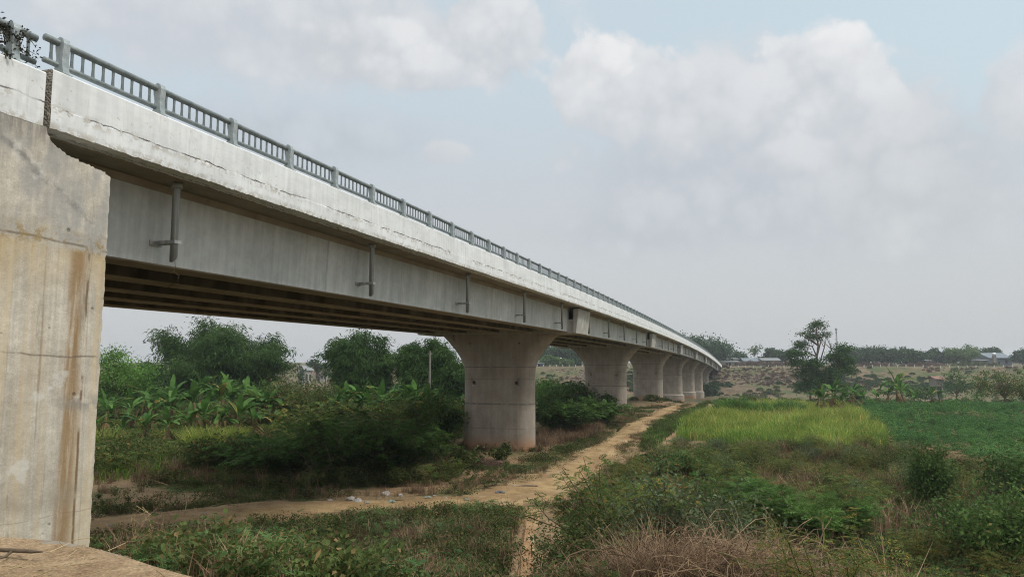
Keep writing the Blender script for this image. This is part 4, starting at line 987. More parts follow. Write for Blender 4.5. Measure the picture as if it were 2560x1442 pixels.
# thick growth between and behind the banana rows
P = keep(pixpoly_points([(236, 1112), (236, 1050), (520, 1046), (760, 1050), (860, 1075), (760, 1110), (480, 1112)], 1500, rng), .2); n0_ = scatter(HERBS, P, rng, .8, 1.9, .1); P = keep(pixpoly_points([(600, 1100), (640, 1050), (800, 1040), (1150, 1060), (1150, 1110), (800, 1120)], 500, rng), .2); n00_ = scatter(HERBS, P, rng, 1.2, 2.4, .1)
bt = [(236, 1058), (236, 1012), (700, 1008), (720, 1050), (690, 1062)]
P = pixpoly_points(bt, 1500, rng); n1_ = scatter(HERBS, P, rng, 1.4, 2.6, .1); P = pixpoly_points(bt, 420, rng); n2_ = scatter(FERNS, P, rng, 1.2, 2.4, .1)
bt2 = [(236, 1024), (236, 1006), (720, 1006), (1180, 1012), (1180, 1050), (800, 1050)]
TALL = [join(*leaf_shrub(rng, q, q * .5, 12, 60, .26, .13, .7, .15)) for q in (1.7, 2.1, 2.6)]
P = pixpoly_points(bt2, 420, rng); n3_ = scatter(TALL, P, rng, .7, 1.25, .1)
P = pixpoly_points([(800, 1060), (800, 1030), (1160, 1035), (1160, 1075)], 260, rng); n4_ = scatter(TALL, P, rng, .45, .85, .1)
stuff('undergrowth', [(n0_[0], n0_[1], L_MIM), (n00_[0], n00_[1], L_MIM), (n1_[0], n1_[1], L_MIM), (n2_[0], n2_[1], L_FERN), (n3_[0], n3_[1], L_FERN), (n4_[0], n4_[1], L_MIM)], 'rank green growth filling the gaps between the banana plants', 'undergrowth')
# scrub over the riverbed and the foot of the far bank
def srand(s0, s1, w0, w1, n): s = rng.uniform(s0, s1, n); w_ = rng.uniform(w0, w1, n); x, y = world(s, w_); return np.column_stack([x, y, hgt(x, y)])
RS = []
for q in range(4):
    n = 260; d = unit(rng.normal(size=(n, 3))); d[:, 2] = np.abs(d[:, 2]); RS.append(diamonds(d * rng.uniform(.5, 1, (n, 1)) * [1.1, 1.1, .8], d + rng.normal(0, .6, (n, 3)), .38, .2, rng))
P = thin(srand(112, 306, -260, 170, 9000), rng, .075, .95, 15); P = P[np.abs(s_w(P[:, 0], P[:, 1])[1] - 8) > 3.5]
r1 = scatter(RS, P, rng, .3, 1.25); P = thin(srand(268, 326, -280, 160, 7000), rng, .08, .9, 16); r2 = scatter(RS, P, rng, .4, 1.1)
P = thin(srand(290, 328, -280, 160, 5200), rng, .085, .5, 19); r4 = scatter(RS, P, rng, .3, .8)
stuff('scrub', [(r1[0], r1[1], L_HERB), (r2[0], r2[1], L_FAR), (r4[0], r4[1], L_PINK)], 'low green and brown scrub scattered over the dry riverbed', 'scrub')
bx = np.array([(x, y, z) for x in (-1, 1) for y in (-1, 1) for z in (-.6, .8)]) * .5
bf = np.array([(0, 1, 3, 2), (4, 6, 7, 5), (0, 4, 5, 1), (2, 3, 7, 6), (0, 2, 6, 4), (1, 5, 7, 3)])
RK = [(bx * rng.uniform(.5, 1.2, (8, 3)), bf) for _ in range(6)]
P = np.concatenate([thin(srand(302, 321, -260, 150, 3000), rng, .05, .8, 33), srand(303, 320, -20, 70, 900)]); r3 = scatter(RK, P, rng, .3, 1.25)
stuff('rubble', [(r3[0], r3[1], M_RUBBLE)], 'pale reddish stone rubble facing the far river bank', 'rubble')

# ---- shrubs one can tell apart
SHR = []
def shrub(px, py, ht, r, label, kind='mim', seed=0, lm=None, Y=None, name='shrub', cat='shrub', group=None, dens=1.0, fl=None):
    rng = np.random.RandomState(seed + 500); p = G(px, py) if Y is None else on_ground(px, Y); D = p[1]
    if kind == 'mim': lf, st = frond_shrub(rng, ht, r, int(24 * dens), int(36), fl or (.30 + D * .007), 5 if D > 25 else 9, .6, .15 if D > 25 else .07, .085)
    else: lf, st = leaf_shrub(rng, ht, r, int(26 * dens), int(150), fl or (.05 + D * .0042), (fl or (.05 + D * .0042)) * .5, .9, .17)
    return plant(name, p, label, cat, lf, lm or (L_MIMD if kind == 'mim' else L_HERB), (st[0], st[1]), B_TWIG if kind == 'mim' else B_GTWIG, group, stemname='branches')
GM = 'dark acacia shrubs under the first span'
shrub(860, 1200, 3.8, 4.0, 'largest dark feathery acacia shrub, widest of those left of the nearest pier', seed=1, group=GM, dens=2.2)
shrub(690, 1195, 2.6, 3.2, 'dark feathery acacia shrub at the end towards the abutment, beside the big one', seed=2, group=GM, dens=1.5)
shrub(1000, 1192, 3.4, 2.8, 'dark feathery acacia shrub standing nearest to the front pier', seed=3, group=GM, dens=1.7)
shrub(800, 1120, 4.0, 3.6, 'feathery acacia shrub rising behind the largest dark one, before the bananas', seed=4, group=GM, lm=L_MIM, dens=1.5)
shrub(980, 1120, 3.9, 4.0, 'broad feathery acacia shrub behind the others, in front of the upright banana stems', seed=5, group=GM, lm=L_MIM, dens=1.6)
shrub(1085, 1120, 4.2, 2.0, 'tall leafy bush close against the back of the nearest pier', 'leaf', seed=6, group=GM, dens=1.6, lm=L_LEAF)
shrub(560, 1175, 1.8, 2.2, 'small leafy bush among weeds below the pale grass clumps', 'leaf', seed=7, dens=1.0)
shrub(300, 1170, 1.7, 2.6, 'low leafy bush at the edge of the abutment wall', 'leaf', seed=8, dens=1.1)
GR = 'bushes between the first and second piers'
shrub(1400, 1085, 3.2, 3.2, 'dark bush beside the right flank of the nearest pier', 'mim', seed=9, group=GR, dens=1.6)
shrub(1490, 1065, 3.0, 2.8, 'dark bush in front of the second pier, above the track', 'mim', seed=10, group=GR, dens=1.4)
shrub(1445, 1035, 4.0, 4.5, 'broader bright green bush behind the dark ones between two piers', 'leaf', seed=11, group=GR, lm=L_LEAF, dens=1.8)
shrub(1375, 1020, 4.2, 4.0, 'bright green bush half hidden by the nearest pier', 'leaf', seed=12, group=GR, lm=L_LIGHT, dens=1.3)
shrub(1520, 1040, 3.0, .9, 'slim upright bush against the face of the second pier', 'leaf', seed=13, lm=L_LEAF, dens=.7)
shrub(1262, 1150, 1.2, .9, 'small sparse bush at the foot of the nearest pier', 'leaf', seed=14, dens=.13)
shrub(1150, 1165, 1.0, 1.4, 'low bush beside the left corner of the nearest pier foot', 'leaf', seed=15, dens=.6)
shrub(1772, 985, 6.0, 3.2, 'dark bush hiding the foot of the last pier before the far abutment', 'leaf', seed=16, Y=262, dens=1.6, fl=.8, lm=L_FAR)
shrub(1700, 1330, 3.0, 1.9, 'grey green bush with pale leaves on the slope above the track', 'leaf', seed=17, Y=15.5, lm=L_GREY, dens=2.4)
shrub(1560, 1290, 3.3, 2.1, 'dark mimosa bush whose arching sprays hang over the track', 'mim', seed=18, Y=16.0, lm=L_MIM, dens=1.7, fl=.30)
shrub(1470, 1330, 2.1, 1.35, 'brown and green half dead bush where the footpath meets the track', 'leaf', seed=19, Y=15.0, dens=2.2, fl=.075)
shrub(2310, 1200, 3.0, 1.0, 'upright vine covered bush standing above the thicket by the cassava field', 'leaf', seed=20, Y=27, lm=L_LEAF, dens=1.6, fl=.13)
shrub(1830, 1180, 2.0, 1.9, 'dark spiky mimosa bush at the near edge of the yellow green grass', 'mim', seed=21, Y=25, dens=1.4)
shrub(2010, 1190, 1.9, 2.0, 'dark mimosa bush in the thicket just left of the vine covered bush', 'mim', seed=22, Y=22, dens=1.3)
shrub(2480, 1250, 2.3, 2.0, 'dark leafy bush in the thicket nearest the picture edge', 'leaf', seed=23, Y=19, dens=1.5, lm=L_LEAF)
shrub(2560, 1160, 3.0, 1.8, 'bright leafy bush beyond the dark one at the cassava edge', 'leaf', seed=24, Y=27, dens=1.2, lm=L_LEAF)
shrub(1700, 1135, 1.3, 2.2, 'low broad leafy bush on the verge between track and yellow green grass', 'leaf', seed=25, Y=38, dens=1.2, lm=L_LEAF)
rg = np.random.RandomState(77); p = on_ground(740, 68)
lf, st = leaf_shrub(rg, 5.0, 4.6, 60, 190, .26, .12, .8, .16); plant('shrub', p, 'wide tangled leafy mound between the two largest bamboo clumps', 'shrub', lf, L_HERB, st, B_TWIG, stemname='branches')
rg = np.random.RandomState(78); sp = on_ground(1065, 62)
lf, st = leaf_shrub(rg, 3.3, 4.6, 50, 160, .24, .15, .7, .15); plant('shrub', sp, 'vine covered mound against the left side of the nearest pier', 'shrub', lf, L_MIM, st, B_TWIG, stemname='branches')
# pale grass clumps, straw heap, dry stems
for (px, py, h_, n, r_, lab) in [(505, 1130, 1.7, 1300, 1.3, 'pale green grass clump, larger of two before the bananas'), (580, 1112, 1.35, 800, 1.0, 'pale green grass clump, smaller of two before the bananas'), (252, 1140, 1.6, 900, 1.0, 'pale green grass clump touching the edge of the abutment wall')]:
    rg = np.random.RandomState(px); p = G(px, py); a = rg.uniform(0, 6.28, n); q = r_ * np.sqrt(rg.rand(n)); lf = blades(np.column_stack([q * np.cos(a), q * np.sin(a), np.zeros(n)]), h_, .04, rg, .8)
    o = link('grass_clump', fast_mesh('grass_clump', [(lf[0], lf[1], L_RICE)]), None, p); tag(o, lab, 'grass clump', 'pale grass clumps before the bananas')
for (px, Y, h_, lab) in [(1830, 86, 1.7, 'fresh green reed clump nearest the bridge, behind the yellow grass'), (1895, 88, 1.5, 'fresh green reed clump between its neighbours behind the yellow grass'), (1965, 90, 1.8, 'fresh green reed clump next to the big banana behind the yellow grass')]:
    rg = np.random.RandomState(px); p = on_ground(px, Y); n = 1300; a = rg.uniform(0, 6.28, n); q = 2.3 * np.sqrt(rg.rand(n)); lf = blades(np.column_stack([q * np.cos(a), q * np.sin(a), np.zeros(n)]), h_ * (1.15 - .5 * (q / 2.3) ** 2), .09, rg, .9)
    o = link('reed_clump', fast_mesh('reed_clump', [(lf[0], lf[1], L_REED)]), None, p); tag(o, lab, 'reed clump', 'reed clumps behind the yellow grass')
rg = np.random.RandomState(5); p = G(1195, 1165); n = 900; a = rg.uniform(0, 6.28, n); q = 1.3 * np.sqrt(rg.rand(n)); P = np.column_stack([q * np.cos(a), q * np.sin(a) * .9, .35 * (1 - (q / 1.35) ** 2) * rg.rand(n) + .05]); an = rg.uniform(0, 6.28, n); D = np.column_stack([np.cos(an), np.sin(an), rg.normal(0, .2, n)])
lf = segs(P, P + D * rg.uniform(.2, .7, n)[:, None], .012, .008, 3); o = link('straw_heap', fast_mesh('straw_heap', [(lf[0], lf[1], L_PINK)]), None, p); tag(o, 'low heap of reddish dry stalks at the foot of the nearest pier', 'straw heap')
rg = np.random.RandomState(6); p = on_ground(390, 11.2); lf = twigs(rg, 1.15, .25, 34, 6, .006, 1.2); o = link('dry_stalks', fast_mesh('dry_stalks', [(lf[0], lf[1], L_STRAW)]), None, p); tag(o, 'straw coloured dry stalks leaning behind the ledge rim', 'dry stalks')
rg = np.random.RandomState(9); p = G(780, 1245); lf = twigs(rg, 3.0, .3, 4, 6, .022, .45); o = link('bare_sapling', fast_mesh('bare_sapling', [(lf[0], lf[1], B_BARK)]), None, p); tag(o, 'leafless forked sapling at the track edge in front of the acacias', 'sapling')

# ---- bananas
BAN = []
for q in range(5):
    rg = np.random.RandomState(40 + q); BAN.append(banana_mesh(rg, 4.0, (15, 12, 16, 12, 14)[q], (2.2, 2.0, 2.4, 1.9, 2.3)[q]))
bmesh_ = [(fast_mesh('stem', [(a[0], a[1], B_STEM)], True), fast_mesh('leaves', [(b_[0], b_[1], L_BAN)]), fast_mesh('withered_leaves', [(c_[0], c_[1], L_BDRY)])) for a, b_, c_ in BAN]
protos = []
def banana(px, Y, top, label, group, k):
    p = on_ground(px, Y); h_ = max(1.6, top_h(p, top)) * (1.12 if px > 1500 else 1.18); rg = np.random.RandomState(int(px * 7 + Y))
    if len(protos) <= k:
        o = empty('banana_plant'); [link(nm, me, o) for nm, me in zip(('stem', 'leaves', 'withered_leaves'), bmesh_[k])]; protos.append(o)
    else: o = copy_tree(protos[k])
    s_ = h_ / 3.9; o.location = p; o.rotation_euler = (rg.normal(0, .06), rg.normal(0, .06), rg.uniform(0, 6.28)); o.scale = (s_, s_, s_); tag(o, label, 'banana plant', group)
ORD = 'first second third fourth fifth sixth seventh eighth ninth tenth eleventh twelfth thirteenth fourteenth'.split()
k = 0
row1 = [(255, 52, 1020), (318, 53, 1035), (372, 53.5, 1022), (424, 52.5, 1005), (478, 55, 1018), (520, 56, 985), (556, 55, 1000), (592, 56, 985), (640, 57, 1000)]
row2 = [(270, 62, 985), (335, 64, 975), (388, 63, 960), (438, 64, 968), (495, 65, 938), (548, 64, 950), (590, 66, 938), (640, 65, 955), (684, 66, 960)]
row3 = [(300, 75, 965), (360, 76, 958), (430, 78, 945), (505, 78, 920), (560, 79, 938), (615, 80, 935), (665, 80, 945)]
row4 = [(842, 66, 965), (868, 67, 945), (905, 68, 950), (928, 66, 962), (958, 68, 958), (992, 66, 968), (1012, 64, 945), (1042, 66, 950), (1062, 64, 948), (1095, 66, 965)]
for i_, a in enumerate(row1): banana(*a, f'{ORD[i_]} banana plant from the abutment in the front row, withered skirt showing', 'banana plants left of the bridge', k % 5); k += 1
for i_, a in enumerate(row2): banana(*a, f'{ORD[i_]} banana plant from the abutment in the middle row', 'banana plants left of the bridge', k % 5); k += 1
for i_, a in enumerate(row3): banana(*a, f'{ORD[i_]} banana plant from the abutment in the back row before the bamboo', 'banana plants left of the bridge', k % 5); k += 1
for i_, a in enumerate(row4): banana(*a, f'{ORD[i_]} banana plant of the row ending at the nearest pier, counted towards it', 'banana plants beside the nearest pier', k % 5); k += 1
rightb = [(2078, 87, 938, 'big arching banana plant below the forked tree behind the yellow grass'), (2040, 92, 955, 'banana plant half behind the big arching one'), (2058, 84, 958, 'smaller banana plant at the foot of the big arching one, bridge side'), (2104, 85, 962, 'smaller banana plant at the foot of the big arching one, cassava side'), (2125, 95, 952, 'banana plant between the big arching one and the cassava corner'), (2256, 98, 940, 'second stem of the tall upright banana clump, slightly shorter'), (2345, 99, 965, 'young banana plant touching the yellowish one'), (2150, 92, 968, 'banana plant just right of the big arching one at the cassava corner'), (2190, 100, 962, 'banana plant between the cassava corner and the tall upright banana'), (2240, 101, 922, 'tall upright banana plant with thick brown skirt at the back of the cassava field'), (2215, 104, 952, 'banana plant half behind the tall upright one'), (2322, 100, 952, 'yellowish banana plant standing alone right of the tall upright one'), (2278, 103, 968, 'low dark banana plant left of the yellowish one'), (2385, 103, 982, 'small banana plant on the bare strip behind the cassava field'), (2432, 103, 978, 'small drooping banana plant nearest the thorny bush'), (1855, 96, 985, 'low banana plant behind the reed clumps, nearest the bridge')]
for i_, a in enumerate(rightb): banana(*a, 'banana plants behind the cassava field', (k + i_) % 5)

# ---- trees
def tree(name, px, Y, top, rad_px, label, lm, seed, cat='tree', group=None, trunk=.3, clumps=60, per=45, ll=None, lw=None, cr=None, base=None, gap=0.0, lobes=None, limb=7, crown='crown'):
    rg = np.random.RandomState(seed); p = on_ground(px, Y); h_ = top_h(p, top); r_ = rad_px / F * Y
    ll = ll or (.10 + Y * .0019); lw = lw or ll * .5; cr = cr or r_ * .17
    t_, l_ = crown_tree(rg, h_, r_, h_ * trunk, clumps, per, ll, lw, cr, gap=gap, lobes=lobes, limb=limb)
    l_[0][:, 2] = np.maximum(l_[0][:, 2], .1)
    o = empty(name, p); tag(o, label, cat, group); link('trunk', fast_mesh('trunk', [(t_[0], t_[1], B_BARK)], True), o); link(crown, fast_mesh(crown, [(l_[0], l_[1], lm)]), o); return o
def bam(px, Y, top, rad_px, label, seed, culms, plumes=(), lm=None):
    rg = np.random.RandomState(seed); p = on_ground(px, Y); h_ = top_h(p, top); r_ = rad_px / F * Y
    t_, l_ = bamboo(rg, h_, r_, culms, .50, .13, plumes); o = empty('bamboo_clump', p); tag(o, label, 'bamboo', 'bamboo clumps left of the bridge')
    link('culms', fast_mesh('culms', [(t_[0], t_[1], flat_mat('bamboo_culm', (.13, .14, .06), .6)) if 'bamboo_culm' not in MATS else (t_[0], t_[1], MATS['bamboo_culm'])], True), o); link('foliage', fast_mesh('foliage', [(l_[0], l_[1], lm or L_BAM)]), o)
flat_mat('bamboo_culm', (.13, .14, .06), .6)
RT = lambda a: math.radians(a)
bam(535, 98, 788, 140, 'largest bamboo clump, its top hidden by the bridge girder', 21, 105, [(RT(0), 1.15, .80), (RT(-20), 1.1, .76), (RT(10), 1.0, .92), (RT(5), 1.2, .62), (RT(180), .9, .95), (RT(170), .9, .8)])
bam(900, 95, 824, 66, 'bamboo clump with two arching plumes in the middle under the span', 22, 58, [(RT(180), 1.05, .92), (RT(175), .8, .97), (RT(0), 1.0, .84), (RT(15), .9, .82), (RT(90), .1, 1.0)])
bam(1092, 92, 838, 90, 'bamboo clump partly behind the nearest pier and the pole', 23, 80, [(RT(180), .95, .95), (RT(165), .7, 1.0)])
tree('tree', 300, 80, 868, 72, 'bright green tree with layered crown beside the abutment wall', L_LIGHT, 31, trunk=.08, clumps=130, per=80)
tree('tree', 378, 90, 903, 42, 'rounded dark tree tucked between the bright tree and the largest bamboo', L_TREE, 32, trunk=.06, clumps=90, per=80)
tree('tree', 405, 120, 885, 26, 'thin almost leafless tree peeping between dark tree and largest bamboo', L_FAR, 33, trunk=.3, clumps=26, per=8, limb=14)
tree('tree', 708, 105, 912, 34, 'sparse twiggy bush tree right of the largest bamboo', L_FAR, 34, trunk=.2, clumps=34, per=10, limb=14)
tree('tree', 790, 245, 884, 20, 'tall slender tree with dark rounded top beside distant houses', L_FAR, 35, trunk=.45, clumps=26, per=30, ll=.8, gap=.1)
tree('tree', 815, 250, 893, 13, 'thinner slender tree next to the tall one beside distant houses', L_FAR, 36, trunk=.4, clumps=16, per=22, ll=.8)
tree('tree', 845, 250, 893, 26, 'pale rounded tree peeping left of the two plumed bamboo', L_FARL, 37, trunk=.2, clumps=30, per=40, ll=.8)
tree('tree', 1012, 120, 893, 26, 'leafy tree peeping between two bamboo clumps', L_MIM, 38, trunk=.2, clumps=40, per=40)
tree('tree', 755, 300, 917, 9, 'small round tree beside the white house wall', L_FAR, 39, trunk=.2, clumps=18, per=30, ll=.8)
# mid-distance trees right of the bridge
def lob(rows, Y): return [(a / F * Y, rng.uniform(-.8, .8), z, b / F * Y, c / F * Y) for a, z, b, c in rows]
Yt = 150; p = on_ground(2045, Yt); zz = lambda py: z_at(py, Yt) - p[2]
tree('forked_tree', 2045, Yt, 800, 50, 'tall forked tree with open crown and bare trunk right of the bridge', L_TREE, 51, trunk=.52, clumps=80, per=44, ll=.36, cr=.5, limb=9, gap=.1, lobes=lob([(-2, zz(822), 20, 20), (-32, zz(836), 16, 9), (22, zz(838), 16, 13), (-8, zz(845), 18, 9), (-35, zz(868), 17, 12), (4, zz(812), 12, 10), (-40, zz(862), 14, 11)], Yt))
tree('bushy_tree', 2085, 147, 857, 40, 'dense dark bushy tree with raised shoulder right of the forked tree', L_TREE, 52, trunk=.12, clumps=120, per=80, ll=.40, cr=.62, gap=.1, lobes=lob([(24, zz(876), 16, 18), (4, zz(895), 16, 14), (12, zz(925), 28, 22), (-10, zz(940), 22, 20), (24, zz(905), 18, 16), (0, zz(968), 26, 18)], Yt))
tree('bushy_tree', 2020, 148, 880, 46, 'dense dark bushy tree around the foot of the forked tree', L_TREE, 53, trunk=.12, clumps=130, per=80, ll=.40, cr=.62, gap=.1, lobes=lob([(-22, zz(888), 20, 12), (10, zz(912), 20, 16), (-24, zz(912), 22, 14), (4, zz(935), 30, 22), (10, zz(958), 24, 16), (-6, zz(972), 26, 14)], Yt))
tree('thorn_bush', 2505, 106, 912, 52, 'airy thorny bush with fanned bare stems at the back of the cassava field', L_MIM, 54, cat='bush', trunk=.14, clumps=80, per=30, ll=.28, limb=34, gap=.15)
tree('thorn_bush', 2562, 100, 915, 36, 'denser green thorny bush at the picture edge behind the cassava field', L_MIM, 55, cat='bush', trunk=.05, clumps=50, per=40, ll=.28)
tree('thorn_bush', 2385, 130, 918, 40, 'leafy low tree above the bare strip behind the cassava field', L_TREE, 56, cat='bush', trunk=.1, clumps=50, per=32, ll=.32, gap=.1)
tree('thorn_bush', 2450, 118, 925, 34, 'leafy flat topped low tree left of the fanned thorny bush', L_MIM, 57, cat='bush', trunk=.12, clumps=40, per=30, ll=.3)
tree('thorn_bush', 2290, 135, 955, 40, 'dark low bush behind the tall upright banana', L_TREE, 58, cat='bush', trunk=.1, clumps=40, per=36, ll=.36)
tree('thorn_bush', 2130, 120, 960, 34, 'dark low bush behind the banana at the cassava corner', L_TREE, 59, cat='bush', trunk=.1, clumps=40, per=36, ll=.34)
# trees beyond the far bank
GF = 'trees beyond the far river bank'
far = [(1722, 372, 834, 44, 'tallest tree rising behind the far end of the bridge railing', L_FAR), (1760, 368, 842, 44, 'tree next to the tallest, behind the far end of the bridge', L_FAR), (1792, 362, 858, 32, 'lower tree ending the clump at the far abutment', L_FAR),
 (1846, 380, 878, 17, 'dark round tree behind the low white roof', L_FAR), (1888, 385, 862, 18, 'pale airy tree with sparse upright branches past the far abutment', L_FARL), (1925, 390, 870, 19, 'rounded tree right of the pale airy one', L_FAR), (1952, 380, 876, 18, 'small tree half behind the forked tree', L_FAR), (1980, 370, 868, 16, 'sparse tree just left of the forked tree', L_FAR),
 (2130, 365, 874, 26, 'first tree of the dark row right of the bushy trees', L_FAR), (2160, 362, 868, 28, 'second tree of the dark row right of the bushy trees', L_FAR), (2195, 365, 870, 28, 'third tree of the dark row right of the bushy trees', L_FAR), (2232, 362, 874, 28, 'fourth tree of the dark row, next to its low end', L_FAR), (2264, 360, 870, 24, 'fifth tree of the dark row with a knot of leaves on top', L_FAR), (2288, 362, 880, 18, 'last and lowest tree of the dark row', L_FAR),
 (2318, 385, 880, 16, 'twin topped dark tree in the gap beyond the dark row', L_FAR), (2338, 385, 876, 14, 'taller dark tree in the gap beyond the dark row', L_FAR), (2372, 380, 876, 22, 'hazy tree left of the bright round one', L_FAR), (2402, 372, 872, 26, 'bright green round tree left of the bluish shed', L_FARL), (2432, 385, 858, 20, 'thin bare branched tree standing above its neighbours by the shed', L_FARL), (2452, 388, 876, 26, 'dark tree behind the bluish shed', L_FAR), (2480, 395, 872, 16, 'feathery topped tree touching the bluish shed', L_FAR), (2555, 365, 878, 20, 'dark tree at the picture edge right of the bluish shed', L_FAR),
 (1352, 385, 866, 30, 'tall dark tree seen just right of the nearest pier flare', L_FAR), (1388, 390, 862, 32, 'tall dark tree behind the steel water tanks', L_FAR), (1425, 392, 864, 30, 'tall dark tree between the first and second pier flares', L_FAR), (1458, 388, 868, 26, 'tall dark tree half behind the second pier flare', L_FAR), (1372, 350, 892, 16, 'small rounded tree by the dark shed between two piers', L_FARL), (1412, 348, 900, 14, 'small garden tree before the grey wall between two piers', L_FARL), (1440, 352, 896, 12, 'small dark garden tree beside the second pier', L_FAR)]
for i_, (px, Y, top, rp, lab, lm) in enumerate(far):
    sparse = 'sparse' in lab or 'bare' in lab
    tree('tree', px, Y, top - 2, rp * (1.5 if i_ < 3 else 1.3 if not sparse else 1.0), lab, lm, 300 + i_, group=GF, trunk=.04 if not sparse else .35, clumps=110 if not sparse else 30, per=36 if not sparse else 9, ll=1.05, lw=.62, cr=rp * 1.3 / F * Y * .13, limb=5 if not sparse else 14)
# brush along the far bank road
for (px, Y, py, rp, lab) in [(1890, 345, 900, 60, 'long mound of reddish dry brush past the far abutment'), (1960, 342, 902, 40, 'reddish dry brush mound left of the bushy trees'), (1795, 318, 925, 26, 'dark reddish brush heap at the foot of the far abutment'), (2180, 345, 904, 60, 'reddish dry brush band below the dark row of trees'), (2310, 345, 904, 60, 'brownish brush band along the bank road right of the dark row'), (2440, 348, 902, 70, 'green brown brush band below the bluish shed')]:
    rg = np.random.RandomState(px); p = on_ground(px, Y); h_ = max(1.2, top_h(p, py)); r_ = rp / F * Y; n = 2600; d = unit(rg.normal(size=(n, 3))); d[:, 2] = np.abs(d[:, 2]); q = d * rg.uniform(.6, 1, (n, 1)) * [r_, 2.2, h_]; q[:, 2] *= .75 + .25 * np.sin(q[:, 0] * 1.3 + px); lf = diamonds(q, d + rg.normal(0, .6, (n, 3)), .6, .25, rg)
    o = link('brush', fast_mesh('brush', [(lf[0], lf[1], L_PINK if 'green' not in lab else L_HERB)]), None, p); tag(o, lab, 'brush', 'brush along the far bank')

# ================================================================== SMALL THINGS
def stone(px, py, r, lab, m=M_STONE, flat=.6, name='stone', cat='stone', grp='stones beside the track'):
    rg = np.random.RandomState(int(px * 3 + py)); p = G(px, py); import bmesh
    bm = bmesh.new(); bmesh.ops.create_icosphere(bm, subdivisions=2, radius=r)
    for v in bm.verts: v.co *= 1 + rg.normal(0, .10); v.co.z *= flat; v.co.x *= 1.25
    me = bpy.data.meshes.new(name); bm.to_mesh(me); bm.free(); me.materials.append(m); o = link(name, me, None, p + [0, 0, r * flat * .55]); o.rotation_euler.z = rg.uniform(0, 6.28); tag(o, lab, cat, grp)
stone(964, 1238, 0.19, 'largest pale stone at the edge of the track')
stone(876, 1250, 0.17, 'grey stone left of the largest one beside the track')
stone(895, 1256, 0.17, 'brown stone touching the grey one beside the track', flat=.7)
stone(825, 1252, 0.11, 'small pale stone in the grass left of the grey pair')
stone(1000, 1240, 0.11, 'small flat stone just right of the largest one')
stone(1115, 1247, 0.08, 'tiny pale stone in the track verge towards the bend')
def rag(px, py, r, lab, m, seed, name='plastic_bag', cat='plastic bag', grp='litter beside the track'):
    rg = np.random.RandomState(seed); p = G(px, py); n = 11; u, v = np.meshgrid(np.linspace(-1, 1, n), np.linspace(-1, 1, n), indexing='ij'); f = rg.uniform(2, 5, 4)
    z = .22 + .22 * np.sin(u * f[0] + v * f[1]) * np.cos(v * f[2] - u) + rg.normal(0, .07, u.shape); z *= np.clip(1.15 - (u * u + v * v) * .55, .1, 1); q = 1 + .2 * np.sin(np.arctan2(v, u) * 3 + seed)
    V = np.stack([u * r * q, v * r * .7 * q, z * r + .02], -1).reshape(-1, 3); i = np.arange(n - 1)[:, None] * n; j = np.arange(n - 1)[None]; o = link(name, fast_mesh(name, [(V, np.stack([i + j, i + j + 1, i + n + j + 1, i + n + j], -1).reshape(-1, 4), m)], True), None, p + [0, 0, .04]); o.rotation_euler.z = rg.uniform(0, 6.28); tag(o, lab, cat, grp)
rag(978, 1257, 0.18, 'pale green crumpled plastic sheet by the largest stone', M_MINT, 1); rag(917, 1259, 0.14, 'small pale green plastic bag right of the brown stone', M_MINT, 2)
rag(1070, 1246, 0.14, 'pale plastic scrap in the verge between stones and bend', M_MINT, 3); rag(1168, 1253, 0.14, 'grey white plastic bag on the track before the bend', M_PLASTIC, 4)
rag(1086, 1243, 0.10, 'small whitish plastic scrap next to the pale one', M_PLASTIC, 5); rag(1283, 1216, 0.08, 'white plastic scrap at the inner edge of the track bend', M_PLASTIC, 6)
rag(275, 1318, 0.08, 'flat white plastic scrap near the abutment corner', M_PLASTIC, 7); rag(346, 1335, 0.05, 'tiny white litter near the dry stalks', M_PLASTIC, 8); rag(512, 1288, 0.10, 'whitish plastic scrap on the red earth under the span', M_PLASTIC, 9)
rag(488, 1405, 0.08, 'pale plastic bag caught in weeds behind the ledge rim', M_PLASTIC, 12)
rag(1250, 1234, 0.20, 'dark grey patch of ash on the inside of the track bend', M_ASH, 10, 'ash_patch', 'ash'); rag(385, 1290, 0.13, 'dark rubber scrap on the turf under the span', M_DARK, 11, 'rubber_scrap', 'scrap')
b = MB(); b.tube([(-.55, 0, .05), (0, .03, .07), (.5, -.02, .05)], [.035, .045, .03], B_BARK, 7); o = b.build('log', smooth=True); o.location = G(1318, 1218); o.rotation_euler.z = .15; tag(o, 'short dark piece of wood lying on the track bend', 'log')
# dead creeper on the approach railing
rg = np.random.RandomState(4)
def br(s_, w_, z_): x, y = world(s_, w_); return np.array([x, y, z_])
s0, s1 = [], []
for i_ in range(26):
    q = br(rg.uniform(7.0, 7.75), 10.35 + rg.normal(0, .05), rg.uniform(10.0, 10.6)); 
    for _ in range(5):
        e = q + rg.normal(0, .075, 3) + [0, 0, -.02]; e[2] = min(max(e[2], 9.97), 10.74); s0.append(q); s1.append(e); q = e
for t in np.linspace(0, 1, 12):
    q = br(7.55 + .45 * t, 10.30, 10.45 - .45 * t); s0.append(q); s1.append(q + rg.normal(0, .07, 3))
vs_ = segs(s0, s1, .006, .004, 3); P = np.array(s1); P = np.repeat(P, 5, 0) + rg.normal(0, .035, (len(P) * 5, 3)); lf = diamonds(P, rg.normal(size=P.shape), .06, .03, rg)
o = empty('creeper', br(7.55, 10.35, 9.95)); tag(o, 'dark withered creeper tangled in the railing end above the abutment', 'creeper'); bpy.context.view_layer.update()
for nm, vf, m in (('stems', vs_, B_TWIG), ('foliage', lf, L_WITH)): link(nm, fast_mesh(nm, [(vf[0] - np.array(o.location), vf[1], m)]), o)
